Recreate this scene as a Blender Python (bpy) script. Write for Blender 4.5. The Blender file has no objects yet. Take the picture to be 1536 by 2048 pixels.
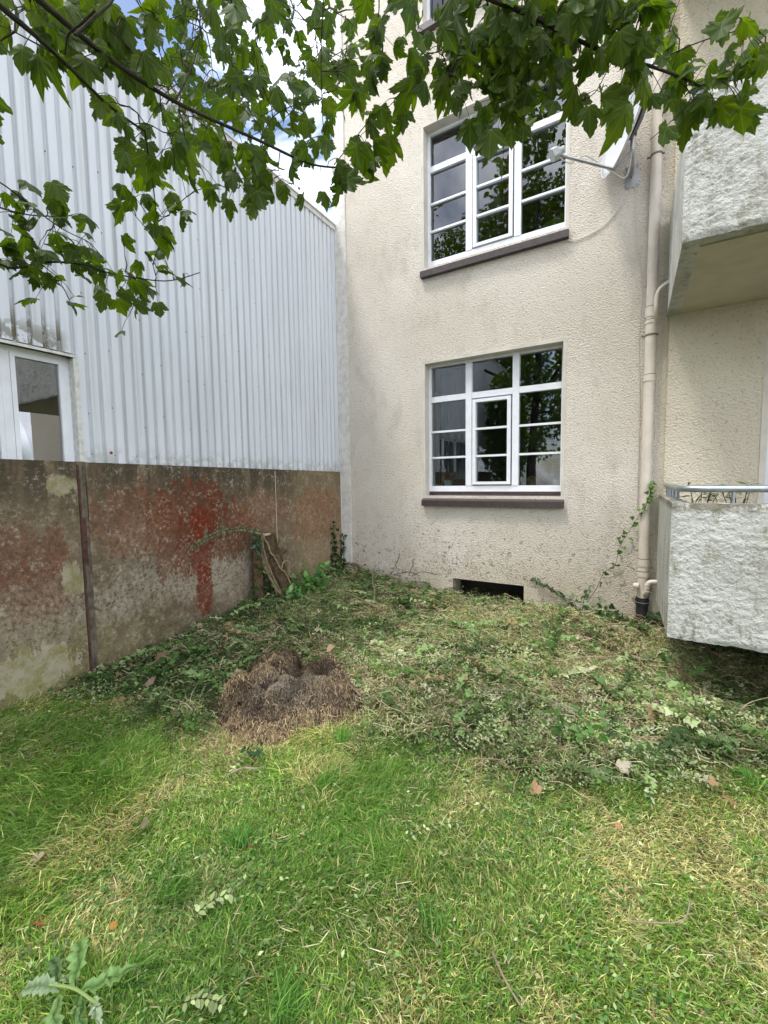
import bpy, bmesh, math, random
import numpy as np
from mathutils import Vector, Matrix

SC = bpy.context.scene
COL = SC.collection
rng = np.random.default_rng(7)
random.seed(7)

# ------------------------------------------------------------------ camera
F = 841.3
def _rot(a, b, c):
    ca, sa, cb, sb, cc, s_c = math.cos(a), math.sin(a), math.cos(b), math.sin(b), math.cos(c), math.sin(c)
    Ry = np.array([[ca, 0, sa], [0, 1, 0], [-sa, 0, ca]])
    Rx = np.array([[1, 0, 0], [0, cb, -sb], [0, sb, cb]])
    Rz = np.array([[cc, -s_c, 0], [s_c, cc, 0], [0, 0, 1]])
    return Rz @ Rx @ Ry
RC = _rot(.5329, .0745, -.0138)
EYE = np.array([0, 0, 1.5])
def ray(u, v):
    d = RC.T @ np.array([(u - 768) / F, (v - 1024) / F, 1.0])
    return np.array([d[0], d[2], -d[1]])
def at(u, v, dist):
    d = ray(u, v)
    return EYE + d * dist / np.linalg.norm(d)
def project(p):
    p = np.asarray(p, float) - EYE
    q = np.stack([p[..., 0], -p[..., 2], p[..., 1]], -1) @ RC.T
    z = q[..., 2]
    zz = np.where(np.abs(z) < 1e-6, 1e-6, z)
    return q[..., 0] / zz * F + 768, q[..., 1] / zz * F + 1024, z
def _b(v): return Vector((v[0], v[2], -v[1]))
cam_d = bpy.data.cameras.new('camera')
cam = bpy.data.objects.new('camera', cam_d)
COL.objects.link(cam)
cam_d.sensor_fit = 'HORIZONTAL'
cam_d.sensor_width = 36
cam_d.lens = F / 1536 * 36
cam_d.clip_start = 0.05
cam_d.clip_end = 500
rx, up, bk = _b(RC[0]), -_b(RC[1]), -_b(RC[2])
m = Matrix((rx, up, bk)).transposed().to_4x4()
m.translation = Vector(EYE)
cam.matrix_world = m
SC.camera = cam

# ------------------------------------------------------------------ light
SUN_DIR = Vector((-.30, -.38, 1.12)).normalized()      # towards the sun: high, behind the camera, left
world = bpy.data.worlds.new('World')
SC.world = world
world.use_nodes = True
wn, wl = world.node_tree.nodes, world.node_tree.links
wn.clear()
wo = wn.new('ShaderNodeOutputWorld'); bg = wn.new('ShaderNodeBackground')
sky = wn.new('ShaderNodeTexSky'); sky.sky_type = 'NISHITA'; sky.sun_disc = False
sky.sun_elevation = math.asin(SUN_DIR.z)
sky.sun_rotation = math.atan2(SUN_DIR.x, SUN_DIR.y)
sky.air_density = 1.0; sky.dust_density = 1.5
tc = wn.new('ShaderNodeTexCoord')
cn = wn.new('ShaderNodeTexNoise'); cn.inputs['Scale'].default_value = 2.6; cn.inputs['Detail'].default_value = 7
cn.inputs['Roughness'].default_value = .55; cn.inputs['Distortion'].default_value = .4
cr = wn.new('ShaderNodeMapRange')
cr.inputs['From Min'].default_value = .40; cr.inputs['From Max'].default_value = .54
mx = wn.new('ShaderNodeMix'); mx.data_type = 'RGBA'
wl.new(tc.outputs['Generated'], cn.inputs['Vector'])
wl.new(cn.outputs['Fac'], cr.inputs['Value'])
wl.new(cr.outputs['Result'], mx.inputs['Factor'])
wl.new(sky.outputs['Color'], mx.inputs['A'])
mx.inputs['B'].default_value = (13.5, 14.0, 15.0, 1)
wl.new(mx.outputs['Result'], bg.inputs['Color'])
bg.inputs['Strength'].default_value = 0.105
wl.new(bg.outputs['Background'], wo.inputs['Surface'])
sun_d = bpy.data.lights.new('sun', 'SUN')
sun_d.energy = 1.5; sun_d.angle = math.radians(12); sun_d.color = (1, .96, .9)
sun = bpy.data.objects.new('sun', sun_d); COL.objects.link(sun)
sun.rotation_euler = SUN_DIR.to_track_quat('Z', 'Y').to_euler()
sun.location = (0, -3, 12)
SC.view_settings.view_transform = 'Standard'
SC.view_settings.look = 'None'
SC.view_settings.gamma = 1
SC.view_settings.use_curve_mapping = False
SC.view_settings.exposure = 1.15
SC.render.engine = 'CYCLES'
SC.cycles.max_bounces = 7
SC.cycles.transparent_max_bounces = 10
SC.cycles.use_denoising = True

# ------------------------------------------------------------------ noise in numpy
def _hash(ix, iy, s):
    h = (ix.astype(np.int64) * 374761393 + iy.astype(np.int64) * 668265263 + s * 974634777) & 0xffffffff
    h = ((h ^ (h >> 13)) * 1274126177) & 0xffffffff
    return ((h ^ (h >> 16)) & 0xffff) / 65535.0
def vn(x, y, s=0):
    x = np.asarray(x, float); y = np.asarray(y, float)
    ix, iy = np.floor(x), np.floor(y); fx, fy = x - ix, y - iy
    fx = fx * fx * (3 - 2 * fx); fy = fy * fy * (3 - 2 * fy)
    a, b_, c, d = _hash(ix, iy, s), _hash(ix + 1, iy, s), _hash(ix, iy + 1, s), _hash(ix + 1, iy + 1, s)
    return (a * (1 - fx) + b_ * fx) * (1 - fy) + (c * (1 - fx) + d * fx) * fy
def fbm(x, y, s=0, o=4):
    t = 0; a = .5; n = 0
    for k in range(o):
        t = t + a * vn(np.asarray(x) * 2 ** k + 17 * k, np.asarray(y) * 2 ** k + 5 * k, s + k); n += a; a *= .5
    return t / n
def sstep(t, a, b):
    t = np.clip((np.asarray(t, float) - a) / (b - a), 0, 1)
    return t * t * (3 - 2 * t)

# ------------------------------------------------------------------ object helpers
def tag(o, label=None, cat=None, group=None, kind=None):
    if label: o['label'] = label
    if cat: o['category'] = cat
    if group: o['group'] = group
    if kind: o['kind'] = kind
    return o
def empty(name, loc=(0, 0, 0), label=None, cat=None, group=None):
    o = bpy.data.objects.new(name, None); COL.objects.link(o)
    o.location = loc; o.empty_display_size = .1
    return tag(o, label, cat, group)
def link(name, me, parent=None, loc=None):
    o = bpy.data.objects.new(name, me); COL.objects.link(o)
    if parent is not None:
        o.parent = parent
        par = parent; off = Vector((0, 0, 0))
        while par is not None:
            off += par.location; par = par.parent
        o.location = (Vector(loc) if loc is not None else Vector((0, 0, 0))) - off
    elif loc is not None:
        o.location = loc
    return o
def mesh_np(name, V, Fs, mat=None, parent=None, cols=None, smooth=False, fsize=3):
    """V (n,3); Fs (m,fsize) int array."""
    V = np.ascontiguousarray(V, np.float32); Fs = np.ascontiguousarray(Fs, np.int32)
    me = bpy.data.meshes.new(name)
    me.vertices.add(len(V)); me.vertices.foreach_set('co', V.ravel())
    me.loops.add(Fs.size); me.loops.foreach_set('vertex_index', Fs.ravel())
    me.polygons.add(len(Fs))
    me.polygons.foreach_set('loop_start', np.arange(0, Fs.size, fsize, dtype=np.int32))
    me.polygons.foreach_set('loop_total', np.full(len(Fs), fsize, np.int32))
    me.update(calc_edges=True)
    if cols is not None:
        ca = me.color_attributes.new('col', 'FLOAT_COLOR', 'POINT')
        c4 = np.ones((len(V), 4), np.float32); c4[:, :3] = cols
        ca.data.foreach_set('color', c4.ravel())
    if smooth: me.polygons.foreach_set('use_smooth', np.ones(len(Fs), bool))
    if mat: me.materials.append(mat)
    return link(name, me, parent)
def spread(T, TF, pos, R, scale, cols, tcol=None):
    """copies of template T(n,3)/TF(m,3) at pos(N,3) with rot R(N,3,3), scale(N,) or (N,3)."""
    T = np.asarray(T, float); TF = np.asarray(TF, int); N = len(pos)
    s = np.asarray(scale, float)
    if s.ndim == 1: s = s[:, None].repeat(3, 1)
    loc = T[None] * s[:, None, :]
    V = np.einsum('nij,nkj->nki', R, loc) + np.asarray(pos)[:, None, :]
    Fs = TF[None] + (np.arange(N) * len(T))[:, None, None]
    c = np.asarray(cols)[:, None, :].repeat(len(T), 1)
    if tcol is not None: c = c * np.asarray(tcol)[None, :, None]
    return V.reshape(-1, 3), Fs.reshape(-1, 3), c.reshape(-1, 3)
def cat3(parts):
    Vs, Fs, Cs = [], [], []; o = 0
    for V, Fa, C in parts:
        Vs.append(V); Fs.append(Fa + o); Cs.append(C); o += len(V)
    return np.concatenate(Vs), np.concatenate(Fs), np.concatenate(Cs)
def rots(yaw, pitch, roll):
    """local +y is the length axis, +z the face normal; yaw about z, pitch lifts +y, roll about +y"""
    cy, sy, cp, sp, cr_, sr = np.cos(yaw), np.sin(yaw), np.cos(pitch), np.sin(pitch), np.cos(roll), np.sin(roll)
    Z = np.zeros_like(cy); O = np.ones_like(cy)
    A = np.stack([np.stack([cy, -sy, Z], -1), np.stack([sy, cy, Z], -1), np.stack([Z, Z, O], -1)], -2)
    B = np.stack([np.stack([O, Z, Z], -1), np.stack([Z, cp, -sp], -1), np.stack([Z, sp, cp], -1)], -2)
    C = np.stack([np.stack([cr_, Z, sr], -1), np.stack([Z, O, Z], -1), np.stack([-sr, Z, cr_], -1)], -2)
    return A @ B @ C
def frame(t, n):
    """matrix whose +y column is t and +z near n"""
    t = t / np.linalg.norm(t, axis=-1, keepdims=True)
    x = np.cross(t, n); x = x / np.maximum(np.linalg.norm(x, axis=-1, keepdims=True), 1e-6)
    z = np.cross(x, t)
    return np.stack([x, t, z], -1)

class MB:
    """collects simple solids into one mesh"""
    def __init__(s): s.bm = bmesh.new()
    def box(s, x0, x1, y0, y1, z0, z1, bev=0):
        r = bmesh.ops.create_cube(s.bm, size=1)
        vs = r['verts']
        for v in vs:
            v.co = Vector(((x0 + x1) / 2 + v.co.x * (x1 - x0), (y0 + y1) / 2 + v.co.y * (y1 - y0), (z0 + z1) / 2 + v.co.z * (z1 - z0)))
        if bev:
            es = list({e for v in vs for e in v.link_edges})
            bmesh.ops.bevel(s.bm, geom=es, offset=bev, segments=2, affect='EDGES', profile=.5)
        return s
    def prism(s, pts, axis, a, b):
        """polygon pts (2D) extruded along axis"""
        def mk(p, t):
            return {'x': (t, p[0], p[1]), 'y': (p[0], t, p[1]), 'z': (p[0], p[1], t)}[axis]
        A = [s.bm.verts.new(mk(p, a)) for p in pts]; B = [s.bm.verts.new(mk(p, b)) for p in pts]
        s.bm.faces.new(A); s.bm.faces.new(B[::-1])
        n = len(pts)
        for i in range(n): s.bm.faces.new((A[i], B[i], B[(i + 1) % n], A[(i + 1) % n]))
        return s
    def tube(s, pts, r, n=8, cap=True, jit=0):
        pts = [Vector(p) for p in pts]
        rs = list(r) if hasattr(r, '__len__') else [r] * len(pts)
        rings = []; prev = None
        for i, p in enumerate(pts):
            t = (pts[min(i + 1, len(pts) - 1)] - pts[max(i - 1, 0)]).normalized()
            if prev is None:
                a = t.orthogonal().normalized()
            else:
                a = (prev - t * prev.dot(t))
                a = a.normalized() if a.length > 1e-6 else t.orthogonal().normalized()
            prev = a; b = t.cross(a)
            ring = []
            for k in range(n):
                an = 2 * math.pi * k / n
                rr = rs[i] * (1 + (random.random() - .5) * jit)
                ring.append(s.bm.verts.new(p + (a * math.cos(an) + b * math.sin(an)) * rr))
            rings.append(ring)
        for i in range(len(rings) - 1):
            for k in range(n):
                s.bm.faces.new((rings[i][k], rings[i][(k + 1) % n], rings[i + 1][(k + 1) % n], rings[i + 1][k]))
        if cap and n > 2:
            s.bm.faces.new(rings[0][::-1]); s.bm.faces.new(rings[-1])
        return s
    def lathe(s, prof, c, n=20):
        rings = []
        for r, z in prof:
            rings.append([s.bm.verts.new((c[0] + r * math.cos(2 * math.pi * k / n), c[1] + r * math.sin(2 * math.pi * k / n), c[2] + z)) for k in range(n)])
        for i in range(len(rings) - 1):
            for k in range(n):
                s.bm.faces.new((rings[i][k], rings[i][(k + 1) % n], rings[i + 1][(k + 1) % n], rings[i + 1][k]))
        s.bm.faces.new(rings[0][::-1]); s.bm.faces.new(rings[-1])
        return s
    def build(s, name, mat, parent=None, smooth=False):
        bmesh.ops.recalc_face_normals(s.bm, faces=s.bm.faces)
        me = bpy.data.meshes.new(name); s.bm.to_mesh(me); s.bm.free()
        if mat: me.materials.append(mat)
        if smooth:
            me.polygons.foreach_set('use_smooth', np.ones(len(me.polygons), bool))
            try: me.set_sharp_from_angle(angle=math.radians(40))
            except Exception: pass
        return link(name, me, parent)
def crom(pts, k=6):
    P = [np.array(p, float) for p in pts]; out = []
    for i in range(len(P) - 1):
        p0, p1, p2, p3 = P[max(i - 1, 0)], P[i], P[i + 1], P[min(i + 2, len(P) - 1)]
        for j in range(k):
            t = j / k
            out.append(.5 * ((2 * p1) + (-p0 + p2) * t + (2 * p0 - 5 * p1 + 4 * p2 - p3) * t * t + (-p0 + 3 * p1 - 3 * p2 + p3) * t ** 3))
    out.append(P[-1]); return out

# ------------------------------------------------------------------ material helpers
class NT:
    def __init__(s, name):
        s.m = bpy.data.materials.new(name); s.m.use_nodes = True
        s.n = s.m.node_tree.nodes; s.l = s.m.node_tree.links
        s.b = s.n['Principled BSDF']; s.out = s.n['Material Output']
        s._tc = None
    def tc(s):
        if s._tc is None:
            s._tc = s.n.new('ShaderNodeNewGeometry').outputs['Position']
        return s._tc
    def set(s, inp, v):
        if hasattr(v, 'default_value') or hasattr(v, 'is_linked'): s.l.new(v, inp)
        else:
            if isinstance(v, (tuple, list)) and len(v) == 3 and inp.type == 'RGBA': v = (*v, 1)
            inp.default_value = v
    def mapping(s, scale, vec=None):
        n = s.n.new('ShaderNodeMapping'); s.l.new(vec or s.tc(), n.inputs['Vector']); n.inputs['Scale'].default_value = scale
        return n.outputs['Vector']
    def noise(s, scale, detail=3, rough=.5, vec=None, sc3=None, dist=0):
        n = s.n.new('ShaderNodeTexNoise'); v = vec or s.tc()
        if sc3: v = s.mapping(sc3, v)
        s.l.new(v, n.inputs['Vector']); n.inputs['Scale'].default_value = scale; n.inputs['Detail'].default_value = detail
        n.inputs['Roughness'].default_value = rough; n.inputs['Distortion'].default_value = dist
        return n.outputs['Fac']
    def voronoi(s, scale, vec=None, sc3=None, feature='F1'):
        n = s.n.new('ShaderNodeTexVoronoi'); n.feature = feature; v = vec or s.tc()
        if sc3: v = s.mapping(sc3, v)
        s.l.new(v, n.inputs['Vector']); n.inputs['Scale'].default_value = scale
        return n.outputs['Distance']
    def ramp(s, v, a, b, lo=0., hi=1.):
        n = s.n.new('ShaderNodeMapRange'); s.l.new(v, n.inputs['Value'])
        n.inputs['From Min'].default_value = a; n.inputs['From Max'].default_value = b
        n.inputs['To Min'].default_value = lo; n.inputs['To Max'].default_value = hi
        n.interpolation_type = 'SMOOTHSTEP' if True else 'LINEAR'
        return n.outputs['Result']
    def math(s, op, a, b=None):
        n = s.n.new('ShaderNodeMath'); n.operation = op; s.set(n.inputs[0], a)
        if b is not None: s.set(n.inputs[1], b)
        return n.outputs[0]
    def mix(s, f, a, b, mode='MIX'):
        n = s.n.new('ShaderNodeMix'); n.data_type = 'RGBA'; n.blend_type = mode
        s.set(n.inputs['Factor'], f); s.set(n.inputs['A'], a); s.set(n.inputs['B'], b)
        return n.outputs['Result']
    def xyz(s):
        n = s.n.new('ShaderNodeSeparateXYZ'); s.l.new(s.tc(), n.inputs[0]); return n.outputs
    def bump(s, h, strength=.5, dist=.01):
        n = s.n.new('ShaderNodeBump'); s.l.new(h, n.inputs['Height']); n.inputs['Strength'].default_value = strength
        n.inputs['Distance'].default_value = dist; s.l.new(n.outputs['Normal'], s.b.inputs['Normal'])
    def attr(s, name='col'):
        n = s.n.new('ShaderNodeAttribute'); n.attribute_name = name; return n.outputs['Color']
    def fin(s, col=None, rough=.8, metal=0, spec=.5):
        if col is not None: s.set(s.b.inputs['Base Color'], col)
        s.set(s.b.inputs['Roughness'], rough); s.set(s.b.inputs['Metallic'], metal)
        s.b.inputs['Specular IOR Level'].default_value = spec
        return s.m

def stucco(name, base, alt, grime, bscale=38, bstr=.9, bdist=.012, base_dirt=False):
    t = NT(name)
    big = t.noise(1.3, 5, .6); med = t.noise(5, 5, .6, sc3=(1, 1, .45)); fine = t.noise(bscale, 3, .6)
    c = t.mix(t.ramp(big, .35, .65), base, alt)
    c = t.mix(t.math('MULTIPLY', t.ramp(med, .52, .75), .45), c, grime)
    pits = t.ramp(fine, .30, .44, 1, 0)
    c = t.mix(t.math('MULTIPLY', pits, .45), c, tuple(x * .55 for x in grime))
    if base_dirt:
        z = t.xyz()[2]
        sp = t.noise(16, 4, .7)
        f = t.math('MULTIPLY', t.ramp(z, .15, 1.5, 1, 0), t.ramp(sp, .58, .66))
        c = t.mix(t.math('MULTIPLY', f, .75), c, (.10, .08, .055))
        f2 = t.math('MULTIPLY', t.ramp(z, .1, .8, 1, 0), t.ramp(big, .3, .7))
        c = t.mix(t.math('MULTIPLY', f2, .55), c, (.44, .36, .24))
    v = t.voronoi(bscale * 1.6)
    h = t.math('ADD', fine, t.math('MULTIPLY', v, .6))
    t.bump(h, bstr, bdist)
    return t.fin(c, .95, spec=.2)

def simple(name, col, rough=.5, metal=0, var=.12, nscale=12, bump=0, spec=.5):
    t = NT(name)
    n = t.noise(nscale, 4, .6)
    c = t.mix(t.ramp(n, .35, .7), col, tuple(x * (1 - var) for x in col))
    if bump: t.bump(t.noise(nscale * 4, 3), bump, .004)
    return t.fin(c, rough, metal, spec)

M = {}
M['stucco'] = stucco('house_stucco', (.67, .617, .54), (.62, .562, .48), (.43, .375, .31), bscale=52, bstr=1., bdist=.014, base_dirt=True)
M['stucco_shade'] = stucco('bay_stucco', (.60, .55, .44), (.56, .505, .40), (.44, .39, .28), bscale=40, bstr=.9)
M['smooth_plaster'] = simple('smooth_plaster', (.60, .56, .49), .9, var=.15, nscale=6, bump=.25, spec=.2)
M['corner_plaster'] = simple('corner_plaster', (.66, .63, .585), .9, var=.22, nscale=14, bump=.9, spec=.2)
def balcony_mat():
    t = NT('balcony_plaster')
    z = t.xyz()[2]
    n = t.noise(3.2, 6, .65); s = t.noise(11, 5, .7, sc3=(1, 1, .4)); f = t.noise(60, 3, .6)
    c = t.mix(t.ramp(n, .4, .65), (.50, .50, .465), (.40, .40, .36))
    c = t.mix(t.math('MULTIPLY', t.ramp(s, .52, .68), .7), c, (.24, .225, .17)); st_ = t.noise(13, 5, .7, sc3=(1, 1, .12)); c = t.mix(t.math('MULTIPLY', t.ramp(st_, .54, .68), .55), c, (.22, .205, .15))
    band = t.math('MAXIMUM', t.math('MULTIPLY', t.math('MULTIPLY', t.ramp(z, 1.26, 1.31), t.ramp(z, 1.6, 1.5)), t.ramp(s, .36, .5)),
                  t.math('MULTIPLY', t.ramp(z, .70, .45), t.ramp(s, .50, .64)))
    c = t.mix(t.math('MULTIPLY', band, .85), c, (.13, .115, .075))
    c = t.mix(t.math('MULTIPLY', t.ramp(f, .60, .68), .5), c, (.14, .14, .13))
    t.bump(t.math('ADD', f, t.noise(24, 4, .65)), .9, .012)
    return t.fin(c, .95, spec=.2)
M['balcony'] = balcony_mat()
M['soffit'] = simple('soffit_paint', (.50, .47, .36), .9, var=.12, nscale=5, bump=.2, spec=.2)
M['white_pvc'] = simple('white_window_plastic', (.78, .80, .84), .4, var=.08, nscale=9)
M['sill'] = simple('brown_sill_paint', (.060, .043, .042), .45, var=.35, nscale=22, bump=.2)
M['pipe'] = simple('beige_pipe_paint', (.62, .555, .47), .5, var=.14, nscale=7, bump=.08)
M['pipe_dark'] = simple('rusty_band', (.16, .13, .11), .7, var=.3)
M['black_pipe'] = simple('black_cast_iron', (.02, .02, .018), .6)
M['galv'] = simple('galvanised_rail', (.36, .40, .43), .35, .75, var=.2, nscale=30, bump=.1)
M['dish'] = simple('dish_white', (.52, .53, .56), .35, var=.06)
M['dish_back'] = simple('dish_back_grey', (.10, .10, .11), .5)
M['grey_plastic'] = simple('lnb_plastic', (.40, .43, .41), .45)
M['metal'] = simple('bracket_metal', (.42, .43, .44), .4, .6, var=.2)
M['cable_white'] = simple('white_cable', (.58, .53, .47), .5)
M['black'] = simple('black_plastic', (.015, .015, .017), .5)
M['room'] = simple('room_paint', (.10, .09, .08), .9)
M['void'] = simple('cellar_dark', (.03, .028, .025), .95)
M['curtain'] = simple('pale_curtain', (.40, .43, .45), .9, var=.2, nscale=3)
def glass_mat(name, ior, tint):
    t = NT(name)
    t.n.remove(t.b)
    fr = t.n.new('ShaderNodeFresnel'); fr.inputs['IOR'].default_value = ior
    tr = t.n.new('ShaderNodeBsdfTransparent'); tr.inputs['Color'].default_value = (*tint, 1)
    gl = t.n.new('ShaderNodeBsdfGlossy'); gl.inputs['Roughness'].default_value = .006
    gl.inputs['Color'].default_value = (.95, .96, 1, 1)
    bp = t.n.new('ShaderNodeBump'); bp.inputs['Strength'].default_value = .05; bp.inputs['Distance'].default_value = .004
    t.l.new(t.noise(2.5, 2), bp.inputs['Height']); t.l.new(bp.outputs['Normal'], gl.inputs['Normal'])
    mx_ = t.n.new('ShaderNodeMixShader')
    t.l.new(fr.outputs[0], mx_.inputs[0]); t.l.new(tr.outputs[0], mx_.inputs[1]); t.l.new(gl.outputs[0], mx_.inputs[2])
    df = t.n.new('ShaderNodeBsdfDiffuse'); df.inputs['Color'].default_value = (.35, .36, .36, 1)
    m2 = t.n.new('ShaderNodeMixShader')
    dust = t.math('MULTIPLY', t.ramp(t.noise(9, 5, .7, sc3=(1, 1, .35)), .5, .8), .035)
    t.l.new(dust, m2.inputs[0]); t.l.new(mx_.outputs[0], m2.inputs[1]); t.l.new(df.outputs[0], m2.inputs[2])
    t.l.new(m2.outputs[0], t.out.inputs['Surface'])
    return t.m
M['glass'] = glass_mat('window_glass', 2.0, (.80, .84, .84))
M['glass_hall'] = glass_mat('hall_window_glass', 2.9, (.5, .52, .52))

def cladding_mat():
    t = NT('white_cladding')
    x, y, z = t.xyz()
    n = t.noise(1.8, 4, .6, sc3=(1, 1, .3)); st = t.noise(20, 4, .6, sc3=(1, 1, .02))
    c = t.mix(t.ramp(n, .35, .7), (.67, .70, .75), (.61, .64, .69))
    c = t.mix(t.math('MULTIPLY', t.ramp(st, .5, .75), .4), c, (.36, .37, .345)); bt = t.math('MULTIPLY', t.ramp(z, 1.85, 1.66), t.ramp(t.noise(12, 5, .7), .42, .6)); c = t.mix(t.math('MULTIPLY', bt, .55), c, (.30, .29, .23))
    # moss and dirt gathered in the troughs over the window hood
    trough = t.ramp(x, -3.622, -3.630)
    zone = t.math('MULTIPLY', t.ramp(z, 2.80, 2.55), t.ramp(y, 1.60, 1.52))
    rib_shade = t.math('MULTIPLY', t.ramp(x, -3.618, -3.630), t.math('ADD', .30, t.math('MULTIPLY', t.ramp(st, .4, .7), .4)))  # rib shading put into the colour: every trough tinted darker, with streaks
    c = t.mix(rib_shade, c, (.36, .375, .37))
    blot = t.ramp(t.noise(14, 4, .7, sc3=(1, 1, .5)), .40, .50)
    zone2 = t.math('MULTIPLY', t.ramp(z, 2.68, 2.54), t.ramp(y, 1.60, 1.50))
    flat = t.math('MULTIPLY', t.math('MULTIPLY', zone2, t.ramp(t.noise(9, 4, .7), .47, .56)), .7)
    f = t.math('MAXIMUM', t.math('MULTIPLY', t.math('MULTIPLY', zone, trough), blot), flat)
    c = t.mix(f, c, (.13, .115, .06))
    t.bump(t.noise(90, 2), .06, .002)
    return t.fin(c, .42, spec=.4)
M['clad'] = cladding_mat()
M['flash'] = simple('pale_flashing', (.62, .62, .60), .5, var=.15)
M['flash_side'] = simple('flashing_cream', (.66, .66, .62), .5, var=.25, nscale=25)

def concrete_mat():
    t = NT('stained_concrete')
    x, y, z = t.xyz()
    n1 = t.noise(2.2, 6, .65); n2 = t.noise(7, 6, .7); n3 = t.noise(40, 4, .7)
    streak = t.noise(9, 5, .65, sc3=(1, 1, .22)); n4 = t.noise(16, 5, .7, sc3=(1, 1, .5))
    c = t.mix(t.ramp(n1, .35, .65), (.185, .14, .088), (.115, .087, .053))
    c = t.mix(t.math('MULTIPLY', t.ramp(n2, .45, .66), .6), c, (.28, .225, .155))
    def blob(cy, cz, ry, rz, soft=.55):
        dy = t.math('DIVIDE', t.math('SUBTRACT', y, cy), ry); dz = t.math('DIVIDE', t.math('SUBTRACT', z, cz), rz)
        d = t.math('ADD', t.math('POWER', t.math('ABSOLUTE', dy), 2.), t.math('POWER', t.math('ABSOLUTE', dz), 2.))
        d = t.math('ADD', d, t.math('MULTIPLY', t.math('SUBTRACT', n4, .5), 3.4))
        d = t.math('ADD', d, t.math('MULTIPLY', t.math('SUBTRACT', streak, .5), 3.6)); d = t.math('ADD', d, t.math('MULTIPLY', t.math('SUBTRACT', n3, .5), 1.6))
        return t.ramp(d, 1 + soft * .7, 1 - soft * .7)
    # dark algae along the top
    top = t.math('MULTIPLY', t.ramp(z, 1.10, 1.62), t.ramp(streak, .30, .55))
    c = t.mix(t.math('MULTIPLY', top, .85), c, (.05, .042, .026))
    # pale washed areas
    for cy, cz, ry, rz, k in ((2.45, .62, .75, .22, .62), (1.25, .55, .55, .30, .5), (3.0, .55, .5, .28, .5), (2.0, .9, .25, .3, .3)):
        c = t.mix(t.math('MULTIPLY', t.math('MULTIPLY', blob(cy, cz, ry, rz, .8), t.ramp(n3, .35, .6)), k), c, (.35, .305, .24))
    # green film near the ground, ochre to the right
    c = t.mix(t.math('MULTIPLY', t.math('MULTIPLY', t.ramp(z, .62, .12), t.ramp(y, 2.6, 1.0)), t.ramp(n2, .35, .6)), c, (.20, .195, .065))
    c = t.mix(t.math('MULTIPLY', t.math('MULTIPLY', t.ramp(y, 3.5, 4.3), t.ramp(z, .3, 1.3, .8, .45)), .75), c, (.36, .27, .155))
    # rust-red algae
    redn = t.ramp(t.noise(20, 6, .8), .40, .60)
    for cy, cz, ry, rz, k, col in ((2.52, 1.28, .42, .26, .72, (.115, .032, .014)), (2.60, 1.12, .13, .16, .8, (.15, .022, .007)), (2.575, .85, .12, .30, .8, (.135, .020, .007)), (2.60, .42, .09, .26, .8, (.135, .022, .008)), (2.40, .95, .07, .30, .6, (.12, .025, .01)), (2.78, 1.25, .12, .20, .6, (.12, .028, .011)),
                              (2.98, .98, .26, .28, .7, (.12, .032, .013)), (2.24, .98, .16, .34, .6, (.13, .044, .024)),
                              (1.98, 1.2, .35, .30, .5, (.17, .065, .035)), (1.1, 1.02, .34, .20, .55, (.125, .045, .025)),
                              (1.30, .78, .25, .22, .4, (.16, .06, .035)), (4.35, 1.05, .5, .34, .5, (.22, .085, .045)), (3.4, 1.15, .4, .25, .4, (.20, .08, .045))):
        c = t.mix(t.math('MULTIPLY', blob(cy, cz, ry, rz, .45), k), c, t.mix(redn, tuple(v * .8 for v in col), tuple(v * q_ for v, q_ in zip(col, (1.35, 1.5, 1.4)))))
    # light crumbs and dark pits all over
    c = t.mix(t.math('MULTIPLY', t.math('MULTIPLY', t.ramp(n3, .54, .62), t.ramp(n2, .40, .62)), .6), c, (.42, .37, .30))
    c = t.mix(t.math('MULTIPLY', t.ramp(n3, .46, .38), .42), c, (.055, .045, .03))
    # bare patch of newer plaster by the ground, two filled holes by the joint
    p = t.math('MAXIMUM', blob(1.12, .20, .40, .16, .12), t.math('MAXIMUM', blob(1.45, 1.50, .09, .07, .2), blob(1.50, .80, .09, .12, .2)))
    pc = t.mix(t.ramp(n2, .42, .62), (.40, .36, .26), (.23, .215, .09))
    c = t.mix(t.math('MULTIPLY', p, .8), c, pc)
    t.bump(t.math('ADD', n3, t.math('MULTIPLY', n2, 1.5)), .6, .01)
    return t.fin(c, .93, spec=.25)
M['concrete'] = concrete_mat()
M['rust'] = simple('rusty_steel', (.10, .04, .025), .8, var=.6, nscale=30, bump=.6)
M['mortar'] = simple('pale_mortar', (.15, .125, .09), .9, var=.6, nscale=18, bump=.5)

def vc_mat(name, rough=.7, trans=0., spec=.3, tmul=(1.6, 2.0, .6)):
    t = NT(name)
    c = t.attr()
    n = t.noise(25, 3)
    c = t.mix(t.ramp(n, .3, .7, .0, .35), c, t.mix(1.0, c, (.6, .62, .5), 'MULTIPLY'))
    t.fin(c, rough, spec=spec)
    if trans:
        tl = t.n.new('ShaderNodeBsdfTranslucent'); t.l.new(t.mix(1.0, c, (*tmul, 1), 'MULTIPLY'), tl.inputs['Color'])
        ms = t.n.new('ShaderNodeMixShader'); ms.inputs[0].default_value = trans
        t.l.new(t.b.outputs[0], ms.inputs[1]); t.l.new(tl.outputs[0], ms.inputs[2]); t.l.new(ms.outputs[0], t.out.inputs['Surface'])
    return t.m
M['grass'] = vc_mat('grass_blades', .6, .3)
M['litter'] = vc_mat('cut_leaves', .7, .22)
M['fibre'] = vc_mat('dry_fibres', .9, 0, .1)
M['leafy'] = vc_mat('plant_leaves', .6, .28, .2)

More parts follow.
